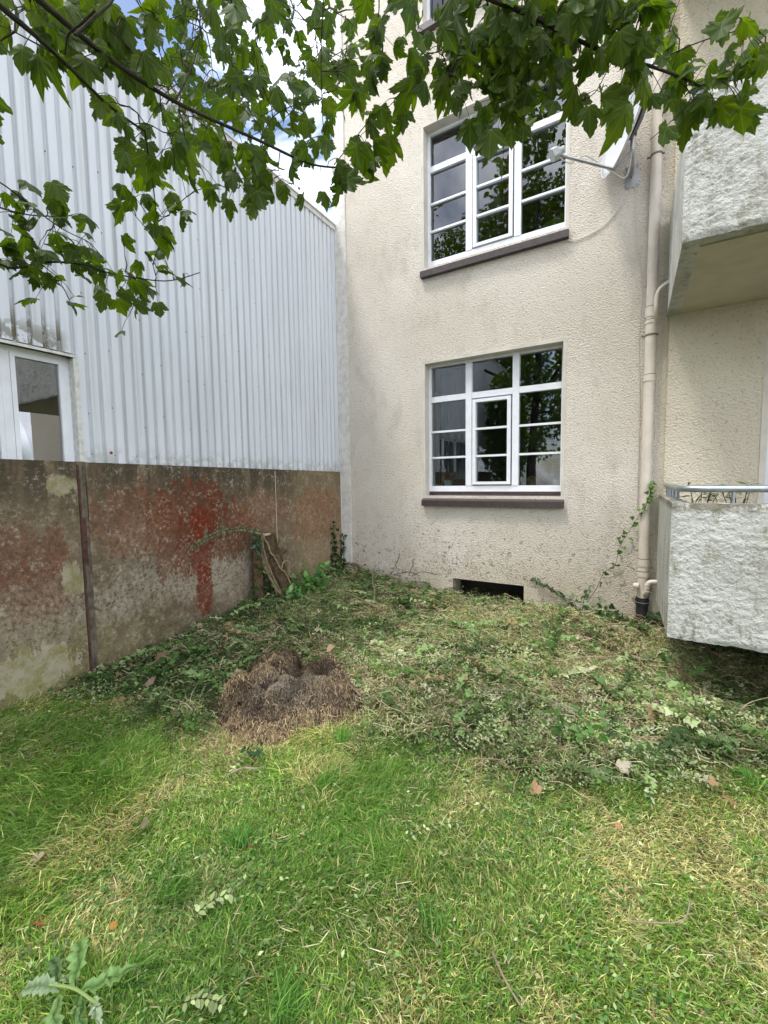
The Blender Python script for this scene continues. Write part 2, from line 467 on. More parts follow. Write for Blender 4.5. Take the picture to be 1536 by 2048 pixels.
def maple_mat():
    t = NT('maple_leaf_green')
    uv = t.n.new('ShaderNodeUVMap').outputs['UV']
    sp = t.n.new('ShaderNodeSeparateXYZ'); t.l.new(uv, sp.inputs[0])
    u, v = sp.outputs[0], sp.outputs[1]
    ang = t.math('ABSOLUTE', t.math('ARCTAN2', u, v)); rad = t.math('SQRT', t.math('ADD', t.math('MULTIPLY', u, u), t.math('MULTIPLY', v, v)))
    vein = None
    for a in (0., .90, 1.75):
        d = t.math('MULTIPLY', t.math('ABSOLUTE', t.math('SUBTRACT', ang, a)), rad)
        r_ = t.ramp(d, .026, .008); vein = r_ if vein is None else t.math('MAXIMUM', vein, r_)
    oi = t.n.new('ShaderNodeObjectInfo').outputs['Random']
    at_ = t.attr()
    rnd = t.noise(3.5, 2)
    base = t.mix(rnd, (.020, .042, .005), (.042, .080, .009))
    base = t.mix(t.math('MULTIPLY', oi, .5), base, (.10, .145, .016))
    c = t.mix(t.math('MULTIPLY', vein, .5), base, (.12, .16, .05))
    t.fin(c, .55, spec=.22)
    t.bump(t.noise(40, 2), .3, .003)
    tl = t.n.new('ShaderNodeBsdfTranslucent'); t.l.new(t.mix(1.0, c, (2.6, 2.7, .45, 1), 'MULTIPLY'), tl.inputs['Color'])
    ms = t.n.new('ShaderNodeMixShader'); ms.inputs[0].default_value = .42
    t.l.new(t.b.outputs[0], ms.inputs[1]); t.l.new(tl.outputs[0], ms.inputs[2]); t.l.new(ms.outputs[0], t.out.inputs['Surface'])
    return t.m
M['maple'] = maple_mat()
M['bark'] = simple('dark_bark', (.035, .032, .018), .85, var=.5, nscale=40, bump=.6, spec=.2)
M['twig'] = simple('twig_bark', (.05, .04, .022), .8, var=.4, nscale=40, spec=.2)
M['stump'] = simple('stump_bark', (.12, .08, .045), .9, var=.6, nscale=25, bump=1.0, spec=.2)
M['stump_pale'] = simple('stump_pale_vine', (.30, .23, .14), .85, var=.4, nscale=25, bump=.6, spec=.2)
M['cutwood'] = simple('fresh_cut_wood', (.52, .42, .30), .8, var=.2)
M['drystick'] = simple('dry_stick', (.32, .25, .17), .85, var=.4, nscale=30, spec=.2)

def ground_mat():
    t = NT('soil_and_moss')
    n = t.noise(6, 6, .7); m_ = t.noise(38, 5, .7)
    c = t.mix(t.ramp(n, .35, .65), (.095, .12, .04), (.135, .13, .055))
    c = t.mix(t.ramp(m_, .45, .62), c, (.045, .035, .022))
    t.bump(m_, .8, .02)
    return t.fin(c, .95, spec=.15)
M['ground'] = ground_mat()

# ------------------------------------------------------------------ ground
def gz(x, y):
    x = np.asarray(x, float); y = np.asarray(y, float)
    h = .17 * sstep(-x, 2.0, 3.5) * sstep(y, .9, 4.0) + .055 * sstep(y, 2.4, 4.5)
    h = h - .10 * sstep(x, .15, .6) * sstep(y, 3.0, 3.8)
    h = h + .035 * (fbm(x * 1.6, y * 1.6, 3) - .5) * sstep(y, -6, -2) + .05 * (fbm(x * 4, y * 4, 9) - .5) * sstep(y, 1.6, 2.6)
    return h
def axis_pts(lo, a, b, hi, step):
    return np.concatenate([[lo, lo / 2 + a / 2, a - 4, a - 1], np.arange(a, b, step), [b + 1, b + 4, hi / 2 + b / 2, hi]])
gx = axis_pts(-90, -4.4, 3.2, 90, .045); gy = axis_pts(-90, -1.2, 5.0, 90, .045)
GX, GY = np.meshgrid(gx, gy)
V = np.stack([GX.ravel(), GY.ravel(), gz(GX, GY).ravel()], -1)
i, j = np.meshgrid(np.arange(len(gx) - 1), np.arange(len(gy) - 1)); i = i.ravel(); j = j.ravel(); W = len(gx)
Fq = np.stack([j * W + i, j * W + i + 1, (j + 1) * W + i + 1, (j + 1) * W + i], -1)
tag(mesh_np('ground', V, Fq, M['ground'], smooth=True, fsize=4), kind='structure')

# ------------------------------------------------------------------ apartment house
WY = 4.9
XL = -3.612
house = empty('apartment_house', (-1.7, WY, 0), 'cream roughcast apartment house with white grid windows and concrete balconies', 'house')
def wall_holes(name, x0, x1, z0, z1, holes, y, mat, parent, step=None):
    """front sheet with rectangular openings; given a solid return depth by reveal boxes"""
    xs = sorted({x0, x1, *[h[0] for h in holes], *[h[1] for h in holes]}); zs = sorted({z0, z1, *[h[2] for h in holes], *[h[3] for h in holes]})
    b = MB()
    for a, c in zip(xs[:-1], xs[1:]):
        for d, e in zip(zs[:-1], zs[1:]):
            mx_, mz = (a + c) / 2, (d + e) / 2
            if any(h[0] < mx_ < h[1] and h[2] < mz < h[3] for h in holes): continue
            b.box(a, c, y, y + .30, d, e)
    bmesh.ops.remove_doubles(b.bm, verts=b.bm.verts, dist=1e-5)
    # drop the inner faces shared by neighbouring blocks
    seen = {}
    for f in b.bm.faces:
        seen.setdefault(tuple(sorted(v.index for v in f.verts)), []).append(f)
    b.bm.verts.index_update()
    seen = {}
    for f in b.bm.faces:
        seen.setdefault(tuple(sorted(v.index for v in f.verts)), []).append(f)
    bmesh.ops.delete(b.bm, geom=[f for fs in seen.values() if len(fs) > 1 for f in fs], context='FACES_ONLY')
    return b.build(name, mat, parent)
WX0, WX1 = -2.272, -.660
def zmap(k):
    if k == 0: return lambda z: z
    base, sc = (4.141, .988) if k == 1 else (6.905, .988)
    return lambda z: base + (z - 1.352) * sc
holes = []
for k in range(3):
    f = zmap(k); holes.append((WX0, WX1, f(1.30), f(2.945)))
BW = (-1.904, -1.04, -.05, .272)
holes.append(BW)
TOP = 9.6
wall_holes('facade_wall', -3.43, .205, -.4, TOP, holes, WY, M['stucco'], house)
# corner strips beside the hall
b = MB(); b.box(XL, -3.43, WY - .012, WY + .30, 1.9, TOP); b.build('corner_roughcast', M['corner_plaster'], house)
b = MB(); b.box(-3.55, -3.43, WY - .016, WY + .30, -.4, 1.9); b.box(XL, -3.55, WY - .004, WY + .30, -.4, 1.9); b.build('corner_band', M['corner_plaster'], house)
# bay behind the balconies, standing a little forward of the main wall
BX = .262
DOORS = [(1.0, 2.6, .62, 2.62), (1.0, 2.6, 3.35, 5.4)]
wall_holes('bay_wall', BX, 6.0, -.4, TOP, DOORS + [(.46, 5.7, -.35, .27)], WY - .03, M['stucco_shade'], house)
b = MB(); b.box(.205, BX, WY, WY + .3, -.4, TOP); b.build('bay_joint_strip', M['stucco_shade'], house)
for k, d in enumerate(DOORS):
    dr = link('balcony_door', None, house, (d[0], WY, d[2])) if False else None
    b = MB()
    b.box(d[0] - .045, d[0], WY - .036, WY + .1, d[2], d[3]); b.box(d[0] - .045, d[1], WY - .037, WY + .1, d[3], d[3] + .05)
    b.build('door_trim', M['smooth_plaster'], house)
    b = MB()
    for a, c in ((d[0], d[0] + .09), (d[0] + .75, d[0] + .85), (d[1] - .09, d[1])): b.box(a, c, WY + .05, WY + .12, d[2], d[3])
    b.box(d[0] + .09, d[1] - .09, WY + .051, WY + .119, d[3] - .09, d[3]); b.box(d[0] + .09, d[1] - .09, WY + .051, WY + .119, d[2], d[2] + .1)
    fr = b.build('balcony_door', M['white_pvc'], house)
    for a, c in ((d[0] + .09, d[0] + .75), (d[0] + .85, d[1] - .09)):
        b = MB(); b.box(a, c, WY + .08, WY + .09, d[2] + .1, d[3] - .09); b.build('pane', M['glass'], fr)
# body of the house: floors, back and side so that it is a solid building
b = MB(); b.box(XL, 6.0, 9.0, 9.3, -.4, TOP); b.box(5.8, 6.0, WY + .28, 9.0, -.4, TOP); b.box(XL, XL + .2, WY + .302, 9.0, -.4, TOP)
b.box(XL, 6.0, WY - .2, 9.3, TOP, TOP + .2); b.build('outer_walls', M['stucco'], house)

def window(k):
    f = zmap(k); Y = 5.02
    # root of a window is its frame
    b = MB()
    zt, zb = f(2.945), f(1.352)
    b.box(WX0, -2.239, Y, Y + .07, zb, zt); b.box(-.690, WX1, Y, Y + .07, zb, zt)
    b.box(-2.239, -.690, Y + .001, Y + .069, f(2.915), zt); b.box(-2.239, -.690, Y + .001, Y + .069, zb, f(1.422))
    fr = b.build('window', M['white_pvc'], house)
    for a, c in ((-1.779, -1.703), (-1.217, -1.143)):
        b = MB(); b.box(a, c, Y - .006, Y + .068, f(1.423), f(2.914), .002); b.build('mullion', M['white_pvc'], fr)
    for a, c in ((-2.239, -1.780), (-1.702, -1.218), (-1.142, -.690)):
        b = MB(); b.box(a, c, Y - .003, Y + .066, f(2.479), f(2.549), .002); b.build('transom', M['white_pvc'], fr)
    # opening sash in the middle
    b = MB(); z0, z1 = f(1.437), f(2.462)
    b.box(-1.690, -1.651, Y - .018, Y + .05, z0, z1); b.box(-1.273, -1.232, Y - .018, Y + .05, z0, z1)
    b.box(-1.651, -1.273, Y - .017, Y + .049, f(2.425), z1); b.box(-1.651, -1.273, Y - .017, Y + .049, z0, f(1.471))
    b.build('sash', M['white_pvc'], fr)
    for (a, c, yo) in ((-2.239, -1.779, .002), (-1.651, -1.273, -.008), (-1.143, -.690, .002)):
        for z0, z1 in ((2.097, 2.121), (1.770, 1.794)):
            b = MB(); b.box(a + .0005, c - .0005, Y + yo, Y + yo + .045, f(z0), f(z1)); b.build('glazing_bar', M['white_pvc'], fr)
        lo = 1.471 if yo < 0 else 1.422; hi = 2.425 if yo < 0 else 2.479
        for z0, z1 in ((2.121, hi), (1.794, 2.097), (lo, 1.770)):
            b = MB(); b.box(a, c, Y + .030, Y + .040, f(z0), f(z1)); b.build('pane', M['glass'], fr)
    for a, c in ((-2.239, -1.779), (-1.703, -1.217), (-1.143, -.690)):
        b = MB(); b.box(a, c, Y + .031, Y + .040, f(2.549), f(2.915)); b.build('pane', M['glass'], fr)
    # dark gap strip, sloping sill with a front lip
    b = MB(); zs = f(1.352)
    b.prism([(4.838, zs - .106), (4.838, zs - .178), (4.905, zs - .178), (5.06, zs - .10), (5.06, zs - .022)], 'x', -2.300, -.628)
    b.build('sill', M['sill'], fr)
    b = MB(); b.box(WX0, WX1, Y + .004, Y + .06, zs - .03, zs - .001); b.build('sill_upstand', M['sill'], fr)
    # smooth plaster band round the opening
    b = MB(); w = .030
    zt = f(2.945); zl = zs - .10
    b.box(WX0 - w, WX0 + .003, WY - .004, Y - .001, zl, zt + w); b.box(WX1 - .003, WX1 + w, WY - .004, Y - .001, zl, zt + w)
    b.box(WX0 + .003, WX1 - .003, WY - .005, Y - .002, zt - .003, zt + w)
    b.build('window_surround', M['smooth_plaster'], fr)
    return fr
for k in range(3): window(k)
# rooms behind the windows
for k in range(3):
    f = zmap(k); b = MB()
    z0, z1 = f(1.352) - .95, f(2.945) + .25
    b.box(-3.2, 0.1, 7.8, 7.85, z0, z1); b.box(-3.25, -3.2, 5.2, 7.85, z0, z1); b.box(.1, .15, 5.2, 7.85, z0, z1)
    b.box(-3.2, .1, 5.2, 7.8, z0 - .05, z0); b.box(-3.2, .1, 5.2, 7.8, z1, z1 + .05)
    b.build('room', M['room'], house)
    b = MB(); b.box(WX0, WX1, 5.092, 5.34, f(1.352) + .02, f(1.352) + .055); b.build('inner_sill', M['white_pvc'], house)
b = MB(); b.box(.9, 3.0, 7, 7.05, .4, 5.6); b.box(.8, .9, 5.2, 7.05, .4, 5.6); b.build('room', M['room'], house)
# net curtain inside the lower window
cx = np.linspace(-2.22, -1.88, 60); cy = 5.30 + .022 * np.sin(np.arange(60) * .9) + .01 * np.sin(np.arange(60) * .37)
V = np.concatenate([np.stack([cx, cy, np.full(60, 1.5)], -1), np.stack([cx, cy, np.full(60, 2.9)], -1)])
a_ = np.arange(59)
tag(mesh_np('curtain', V, np.stack([a_, a_ + 1, a_ + 61, a_ + 60], -1), M['curtain'], smooth=True, fsize=4),
    'pale net curtain hanging inside the left column of the lower window', 'curtain')
# cellar opening
b = MB(); x0, x1, z0, z1 = BW
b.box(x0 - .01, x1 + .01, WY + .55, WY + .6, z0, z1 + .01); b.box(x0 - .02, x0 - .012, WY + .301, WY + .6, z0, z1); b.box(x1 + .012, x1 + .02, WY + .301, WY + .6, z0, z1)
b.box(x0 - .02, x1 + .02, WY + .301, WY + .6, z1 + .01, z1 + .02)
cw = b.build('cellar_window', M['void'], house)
b = MB(); b.box(x0, x0 + .045, WY + .12, WY + .17, z0, z1 - .002); b.box(x1 - .03, x1, WY + .12, WY + .17, z0, z1 - .002)
b.box(x0 + .045, x1 - .03, WY + .121, WY + .169, z1 - .035, z1 - .002)
b.build('frame', M['pipe_dark'], cw)

# ------------------------------------------------------------------ balconies
def rough_face(name, x0, x1, zf, y, depth, mat, parent, st=.0085):
    nx = int((x1 - x0) / st); nz = int((zf[1] - zf[0]) / st)
    X, Z = np.meshgrid(np.linspace(x0, x1, nx), np.linspace(zf[0], zf[1], nz))
    h = fbm(X * 34, Z * 40, 21, 4); r = np.abs(fbm(X * 10 + 2.5 * h, Z * 22 + 2 * h, 33, 4) - .5) * 2
    mask_ = sstep(fbm(X * 5, Z * 7, 3, 3), .35, .6)
    d = (.75 * h + .55 * np.minimum(r * 3.2, 1) * mask_ + .3 * sstep(fbm(X * 50, Z * 50, 71, 2), .5, .6)) * depth
    edge = np.minimum.reduce([(X - x0) / .03, (Z - zf[0]) / .03, (zf[1] - Z) / .03, np.ones_like(X)]).clip(0, 1)
    chip = .02 * (fbm(X * 9, Z * 9, 50) - .35) * (1 - edge)
    Y = y - d * edge + chip
    zb = Z + (1 - ((Z - zf[0]) / .06).clip(0, 1)) * .025 * (fbm(X * 14, X * 0, 7) - .5)
    V = np.stack([X.ravel(), Y.ravel(), zb.ravel()], -1)
    i, j = np.meshgrid(np.arange(nx - 1), np.arange(nz - 1)); i = i.ravel(); j = j.ravel()
    return mesh_np(name, V, np.stack([j * nx + i, j * nx + i + 1, (j + 1) * nx + i + 1, (j + 1) * nx + i], -1), mat, parent, smooth=True, fsize=4)
def balcony(xl, yf, z_fb, z_rb, z_t, rail_z):
    XR = 3.4
    # slab and side walls are the root
    b = MB()
    b.prism([(WY - .032, z_t), (yf + .012, z_t + .004), (yf + .012, z_fb), (WY - .032, z_rb)], 'x', xl, xl + .10)
    b.prism([(WY - .032, z_t), (yf + .012, z_t + .004), (yf + .012, z_fb), (WY - .032, z_rb)], 'x', XR - .1, XR)
    b.box(xl + .10, XR - .1, yf + .012, yf + .13, z_fb + .01, z_t + .002)
    root = b.build('balcony', M['balcony'], house)
    rough_face('parapet_face', xl - .004, XR, (z_fb, z_t + .003), yf + .004, .0085, M['balcony'], root)
    # side skin, finer grain
    b = MB(); b.prism([(yf + .13, z_fb + .12), (WY - .033, z_rb + .12), (WY - .033, z_rb), (yf + .13, z_fb)], 'x', xl + .10, XR - .10)
    b.build('slab', M['soffit'], root)
    # handrail
    y1 = yf + .13; x1 = xl + .055
    pts = [(x1, WY - .05, rail_z), (x1, 4.2, rail_z), (x1, y1 + .14, rail_z), (x1 + .012, y1 + .06, rail_z), (x1 + .05, y1 + .012, rail_z), (x1 + .12, y1, rail_z), (2.0, y1, rail_z), (XR - .05, y1, rail_z)]
    b = MB(); b.tube(pts, .0225, 14); b.build('handrail', M['galv'], root, True)
    post = None
    spots = [(x1, y) for y in np.arange(y1 + .22, WY - .1, .27)] + [(x, y1) for x in np.arange(x1 + .27, XR - .1, .25)]
    for (px, py) in spots:
        if post is None:
            b = MB(); b.tube([(0, 0, z_t - .01), (0, 0, rail_z - .01)], .009, 8); post = b.build('baluster', M['galv'], root, True); me = post.data
            post.location = Vector((px, py, 0))
        else:
            o = link('baluster', me, root, (px, py, 0))
    return root
balcony(.229, 3.29, .435, .305, 1.325, 1.418)
balcony(.240, 3.43, 3.005, 3.005, 3.875, 4.0)
b = MB(); b.box(.25, 3.4, 3.45, WY - .032, 5.80, 5.95); b.build('top_balcony_slab', M['soffit'], house)

# ------------------------------------------------------------------ concrete boundary wall
wall = empty('concrete_wall', (-3.7, 2.5, 0), 'weathered concrete boundary wall stained rust red and green, below the white metal hall', 'wall')
def rough_panel(y0, y1, z1a, z1b):
    st = .03; ny = max(2, int((y1 - y0) / st)); nz = 56
    Y, T = np.meshgrid(np.linspace(y0, y1, ny), np.linspace(0, 1, nz))
    zt = z1a + (z1b - z1a) * (Y - y0) / (y1 - y0)
    Z = -.4 + T * (zt + .4) + (T > .99) * (-.012 * fbm(Y * 20, Y * 0, 5))
    X = -3.58 - .012 * fbm(Y * 3, Z * 3, 2) - .004 * fbm(Y * 25, Z * 25, 4)
    # flaked edge of the older render above the bare patch
    V = np.stack([X.ravel(), Y.ravel(), Z.ravel()], -1)
    i, j = np.meshgrid(np.arange(ny - 1), np.arange(nz - 1)); i = i.ravel(); j = j.ravel()
    Fq = [tuple(r) for r in np.stack([j * ny + i, j * ny + i + 1, (j + 1) * ny + i + 1, (j + 1) * ny + i], -1)]
    V = V.tolist(); base = len(V)
    # top, back and ends
    for yy, z in ((y0, z1a), (y1, z1b)):
        V += [(-3.612, yy, z - .004), (-3.612, yy, -.4)]
    tl, bl, tr, br = base, base + 1, base + 2, base + 3
    Fq.append((bl, br, tr, tl))
    topL = (nz - 1) * ny
    for q in range(ny - 1):
        pass
    Fq.append((topL, tl, tr, topL + ny - 1)); Fq.append((0, bl, tl, topL)); Fq.append((ny - 1, topL + ny - 1, tr, br))
    me = bpy.data.meshes.new('concrete_panel'); me.from_pydata(V, [], Fq); me.materials.append(M['concrete'])
    return link('concrete_panel', me, wall)
def wtop(y): return 1.682 - (y - 1.1) * .0115
rough_panel(-2.2, .2, wtop(-2.2), wtop(.2)); rough_panel(.21, 1.558, wtop(.2), wtop(1.558)); rough_panel(1.622, 3.594, wtop(1.62), wtop(3.594)); rough_panel(3.603, 4.872, wtop(3.6), wtop(4.872))
# rusty steel post in the joint
b = MB(); b.box(-3.609, -3.600, 1.556, 1.624, -.4, 1.675); b.build('joint_back', M['mortar'], wall)
b = MB()
for z in np.arange(-.3, 1.62, .05):
    a = .006 * random.random(); b.box(-3.607, -3.595 + a, 1.566, 1.578 + .004 * random.random(), z, z + .0505)
    if not (.85 < z < 1.2): continue
    b.box(-3.607, -3.597 + a, 1.579, 1.604, z, z + .0505)
b.build('steel_post', M['rust'], wall)
b = MB()
for z in np.arange(-.3, 1.64, .04):
    if random.random() < .75:
        a = .012 * random.random(); b.box(-3.606, -3.598 + a * .8, 1.606 - a * .3, 1.622, z, z + .038)
b.build('joint_mortar', M['mortar'], wall)
b = MB(); b.box(-3.60, -3.589, 4.874, 4.893, -.3, 1.60, .003); b.build('end_bead', M['corner_plaster'], wall)
b = MB(); b.box(-3.598, -3.5885, 3.5945, 3.6025, -.3, 1.63); b.build('joint_bead', M['smooth_plaster'], wall)

# ------------------------------------------------------------------ metal hall
hall = empty('industrial_hall', (-3.8, 2, 1.6), 'large hall clad in white ribbed sheet metal above the stained concrete wall', 'building')
PITCH = .0865; ZR = 4.93
def clad_sheet(y0, n, z0, z1, name='cladding_sheet', lap=0.):
    prof = []
    for k in range(n):
        y = y0 + k * PITCH
        prof += [(-3.616, y), (-3.616, y + .053), (-3.635, y + .0595), (-3.635, y + .0795)]
    prof.append((-3.616, y0 + n * PITCH))
    V = []; Fq = []
    for (x, y) in prof: V += [(x + lap, y, z0), (x + lap, y, z1)]
    for k in range(len(prof) - 1): Fq.append((2 * k, 2 * k + 2, 2 * k + 3, 2 * k + 1))
    me = bpy.data.meshes.new(name); me.from_pydata(V, [], Fq); me.materials.append(M['clad'])
    return link(name, me, hall)
Y0 = 1.684 - .062
yb = Y0 - PITCH * 96
# from the far corner backwards: ribs continue over the window
WIN_END = Y0
nfar = int((WY + .0 - Y0) / PITCH)
k = 0; y = Y0; flip = 0
while k < nfar:
    n = min(12, nfar - k); clad_sheet(Y0 + k * PITCH, n, 1.60, ZR, lap=.0 if flip else .0012); k += n; flip ^= 1
yend = Y0 + nfar * PITCH
b = MB(); b.box(-3.625, -3.617, yend, WY + .05, 1.6, ZR); b.build('end_flashing', M['clad'], hall)
LZ = 2.475   # underside of sheets over the window
k = 0
for s in range(5):
    n = 12; clad_sheet(Y0 - (s + 1) * n * PITCH, n, LZ, ZR, lap=.0 if s % 2 else .0012)
# hall body behind
b = MB(); b.box(-12, -3.70, -9, WY + .2, LZ + .02, ZR - .02); b.box(-12, -11.8, -9, WY + .2, 0, LZ); b.box(-12, -3.70, WY + .02, WY + .2, 0, LZ)
b.box(-3.80, -3.70, 1.72, WY + .02, 0, LZ); b.box(-3.80, -3.645, -9, 1.72, 0, 1.60); b.box(-3.80, -3.64, -9, -3.6, 1.6, ZR - .02)
b.build('hall_body', M['flash'], hall)
# roof edge flashing
b = MB()
b.box(-3.70, -3.600, -9, WY - .014, ZR - .005, ZR + .055); b.box(-12, -3.585, -9, WY - .014, ZR + .0555, ZR + .075)
b.build('roof_flashing', M['flash'], hall)
for q in range(7):
    yy = WY - .3 - q * 1.1
    b = MB(); b.box(-3.600, -3.596, yy, yy + .012, ZR, ZR + .054); b.build('flashing_joint', M['metal'], hall)
# window hood, jamb
b = MB(); b.prism([(-3.70, LZ + .005), (-3.604, LZ - .010), (-3.604, LZ - .030), (-3.610, LZ - .030), (-3.612, LZ - .018), (-3.70, LZ - .003)], 'y', -3.6, 1.615)
b.build('window_hood', M['flash_side'], hall)
b = MB(); b.box(-3.70, -3.608, 1.597, 1.615, 1.60, LZ - .032); b.box(-3.62, -3.608, 1.6155, 1.628, 1.60, LZ - .01); b.build('jamb_flashing', M['flash_side'], hall)
hw = MB()
hw.box(-3.74, -3.69, 1.556, 1.597, 1.60, LZ - .02); hw.box(-3.739, -3.688, -3.6, 1.556, LZ - .06, LZ - .02)
hw.box(-3.739, -3.688, -3.6, 1.556, 1.60, 1.66)
hw = hw.build('hall_window', M['white_pvc'], hall)
ym = [1.231, .80, .05, -.70, -1.5, -2.6]
b = MB(); b.box(-3.738, -3.685, 1.190, 1.243, 1.66, LZ - .06, .003); b.build('mullion', M['white_pvc'], hw)
b = MB(); b.box(-3.737, -3.682, 1.244, 1.272, 1.66, LZ - .06); b.box(-3.737, -3.682, 1.530, 1.556, 1.66, LZ - .06); b.box(-3.737, -3.683, 1.272, 1.530, LZ - .085, LZ - .06); b.build('sash', M['white_pvc'], hw)
b = MB(); b.box(-3.737, -3.682, 1.162, 1.189, 1.66, LZ - .06); b.box(-3.737, -3.682, .45, .478, 1.66, LZ - .06); b.box(-3.737, -3.683, .478, 1.162, LZ - .085, LZ - .06); b.build('sash', M['white_pvc'], hw)
b = MB(); b.box(-3.738, -3.685, .40, .449, 1.66, LZ - .06, .003); b.build('mullion', M['white_pvc'], hw)
for a, c in ((1.272, 1.530), (.478, 1.162), (-3.6, .40)):
    b = MB(); b.box(-3.712, -3.706, a, c, 1.66, LZ - .06); b.build('pane', M['glass_hall'], hw)
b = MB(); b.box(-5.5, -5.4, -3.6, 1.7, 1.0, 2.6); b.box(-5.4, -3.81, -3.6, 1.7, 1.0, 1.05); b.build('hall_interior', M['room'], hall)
# screws and the red marker dot
sm = []
for r in range(nfar):
    if r % 1 == 0:
        yy = Y0 + r * PITCH + .068
        zs_ = []
        if r % 5 == 0 or r % 5 == 2: zs_ = [2.05 + .45 * q + .07 * math.sin(r) for q in range(7)]
        if r % 2 == 0: zs_.append(1.735)
        for z in zs_: sm.append((-3.630, yy, z))
for r in range(20):
    if r % 4 == 1:
        for q in range(4): sm.append((-3.630, Y0 - r * PITCH - .0185, 2.95 + .45 * q))
b = MB()
for (x, y, z) in sm:
    b.tube([(x - .003, y, z), (x + .003, y, z)], .0042, 6)
o = b.build('screw', M['pipe_dark'], hall); o['kind'] = 'stuff'
b = MB(); b.tube([(-3.6155, 1.825, 1.753), (-3.6125, 1.825, 1.753)], .0135, 20); o = b.build('marker_ring', simple('pink_plastic', (.62, .30, .30), .5), hall)
b = MB(); b.tube([(-3.6124, 1.825, 1.753), (-3.6095, 1.825, 1.753)], .0100, 20); o = b.build('marker_dot', simple('dark_red_plastic', (.16, .015, .03), .5), hall)

# ------------------------------------------------------------------ downpipe
dp = empty('downpipe', (.115, 4.82, 0), 'cream painted rain downpipe running down the corner between facade and balconies', 'pipe')
PX, PY, PR = .115, 4.83, .0455
secs = [(3.02, 9.5), (2.44, 2.86), (.68, 2.44), (.42, .68)]
for z0, z1 in ((3.05, 9.5), (2.86, 3.05), (2.44, 2.86), (.68, 2.44), (.50, .68), (.28, .50)):
    b = MB(); b.tube([(PX, PY, z0), (PX, PY, z1)], PR, 20); b.build('pipe_section', M['pipe'], dp, True)
for z, h in ((3.05, .09), (2.44, .06), (.66, .07), (.545, .05), (2.96, .03)):
    b = MB(); b.tube([(PX, PY, z - h / 2), (PX, PY, z + h / 2)], PR + .005, 20); b.build('socket', M['pipe'], dp, True)
    b = MB(); b.tube([(PX, PY, z + h / 2), (PX, PY, z + h / 2 + .006)], PR + .0055, 20); b.build('socket_rim', M['pipe_dark'], dp, True)
for z in (4.45, 2.84, 7.0):
    b = MB(); b.tube([(PX, PY, z - .008), (PX, PY, z + .008)], PR + .004, 20)
    b.box(PX - PR - .03, PX - PR, PY - .006, PY + .006, z - .007, z + .007); b.box(PX + PR, PX + PR + .018, PY - .006, PY + .006, z - .007, z + .007)
    b.tube([(PX, PY + PR, z), (PX, WY, z)], .006, 6)
    b.build('bracket', M['pipe_dark'], dp)
b = MB(); b.tube(crom([(PX + .035, PY - .03, 2.98), (PX + .035, PY - .075, 3.04), (PX + .035, PY - .080, 3.14), (PX + .06, PY - .080, 3.22), (PX + .15, PY - .075, 3.28), (.26, PY - .07, 3.31)], 4), .019, 12)
b.build('branch_inlet', M['pipe'], dp, True)
b = MB(); b.tube([(PX, PY, -.1), (PX, PY, .26)], .052, 18); b.build('ground_pipe', M['black_pipe'], dp, True)
b = MB(); b.tube([(PX, PY, .24), (PX, PY, .29)], .062, 18); b.tube([(PX, PY, .29), (PX, PY, .31)], .056, 18); b.build('rubber_collar', M['black'], dp)
b = MB(); b.tube([(PX, PY, .262), (PX, PY, .268)], .0645, 18); b.build('collar_clamp', M['metal'], dp)
b = MB(); b.tube(crom([(PX + .02, PY - .02, .34), (PX + .03, PY - .075, .37), (PX + .035, PY - .085, .44), (PX + .06, PY - .08, .485), (PX + .15, PY - .07, .49)], 4), .022, 12); b.build('lower_elbow', M['pipe'], dp, True)
for z in (.39, .42, .45):
    b = MB(); b.tube([(PX + .034, PY - .084, z), (PX + .036, PY - .085, z + .010)], .025, 12); b.build('elbow_ring', M['pipe'], dp, True)
b = MB(); b.tube([(PX - .035, PY - .05, .43), (PX - .075, PY - .05, .43)], .030, 14); b.tube([(PX - .075, PY - .05, .43), (PX - .082, PY - .05, .43)], .022, 14); b.build('end_cap', M['pipe'], dp)

# ------------------------------------------------------------------ satellite dish
sat = empty('satellite_dish', (-.08, WY, 4.35), 'white satellite dish seen almost edge-on, bracketed to the facade beside the upper window', 'satellite dish')
n_ = Vector((-.885, -.42, .20)).normalized(); u_ = (Vector((0, 0, 1)) - n_ * n_.z).normalized(); w_ = u_.cross(n_)
DC = Vector((-.135, 4.50, 4.70)); DR = .47
rings = []; b = MB()
for r in range(9):
    q = r / 8; ring = []
    for k in range(40):
        a = 2 * math.pi * k / 40
        p = DC + (w_ * math.cos(a) * .90 + u_ * math.sin(a)) * DR * q + n_ * (.085 * q * q - .085)
        ring.append(b.bm.verts.new(p))
    rings.append(ring)
for r in range(8):
    for k in range(40): b.bm.faces.new((rings[r][k], rings[r][(k + 1) % 40], rings[r + 1][(k + 1) % 40], rings[r + 1][k])) if r else None
b.bm.faces.new(rings[1]);
for v in rings[0]: b.bm.verts.remove(v)
reflector = b.build('reflector', M['dish'], sat, True)
sm_ = reflector.modifiers.new('thickness', 'SOLIDIFY'); sm_.thickness = .006; sm_.offset = 0
pts = [DC + (w_ * math.cos(2 * math.pi * k / 40) * .9 + u_ * math.sin(2 * math.pi * k / 40)) * (DR + .003) for k in range(41)]
b = MB(); b.tube(pts, .006, 6); b.build('rim', M['dish'], sat, True)
b = MB()
bc = DC - n_ * .125
b.tube([bc, bc + n_ * .035], [.17, .20], 18); b.build('back_plate', M['dish_back'], sat)
bot = DC - u_ * (DR * .97) + n_ * .0
lnb = bot + n_ * .50 + u_ * .06 + w_ * .0
b = MB(); b.tube([DC - u_ * .30 - n_ * .13, bot - n_ * .02 - u_ * .02, lnb - u_ * .02], .014, 4); b.build('feed_arm', M['metal'], sat)
ld = (DC - lnb).normalized()
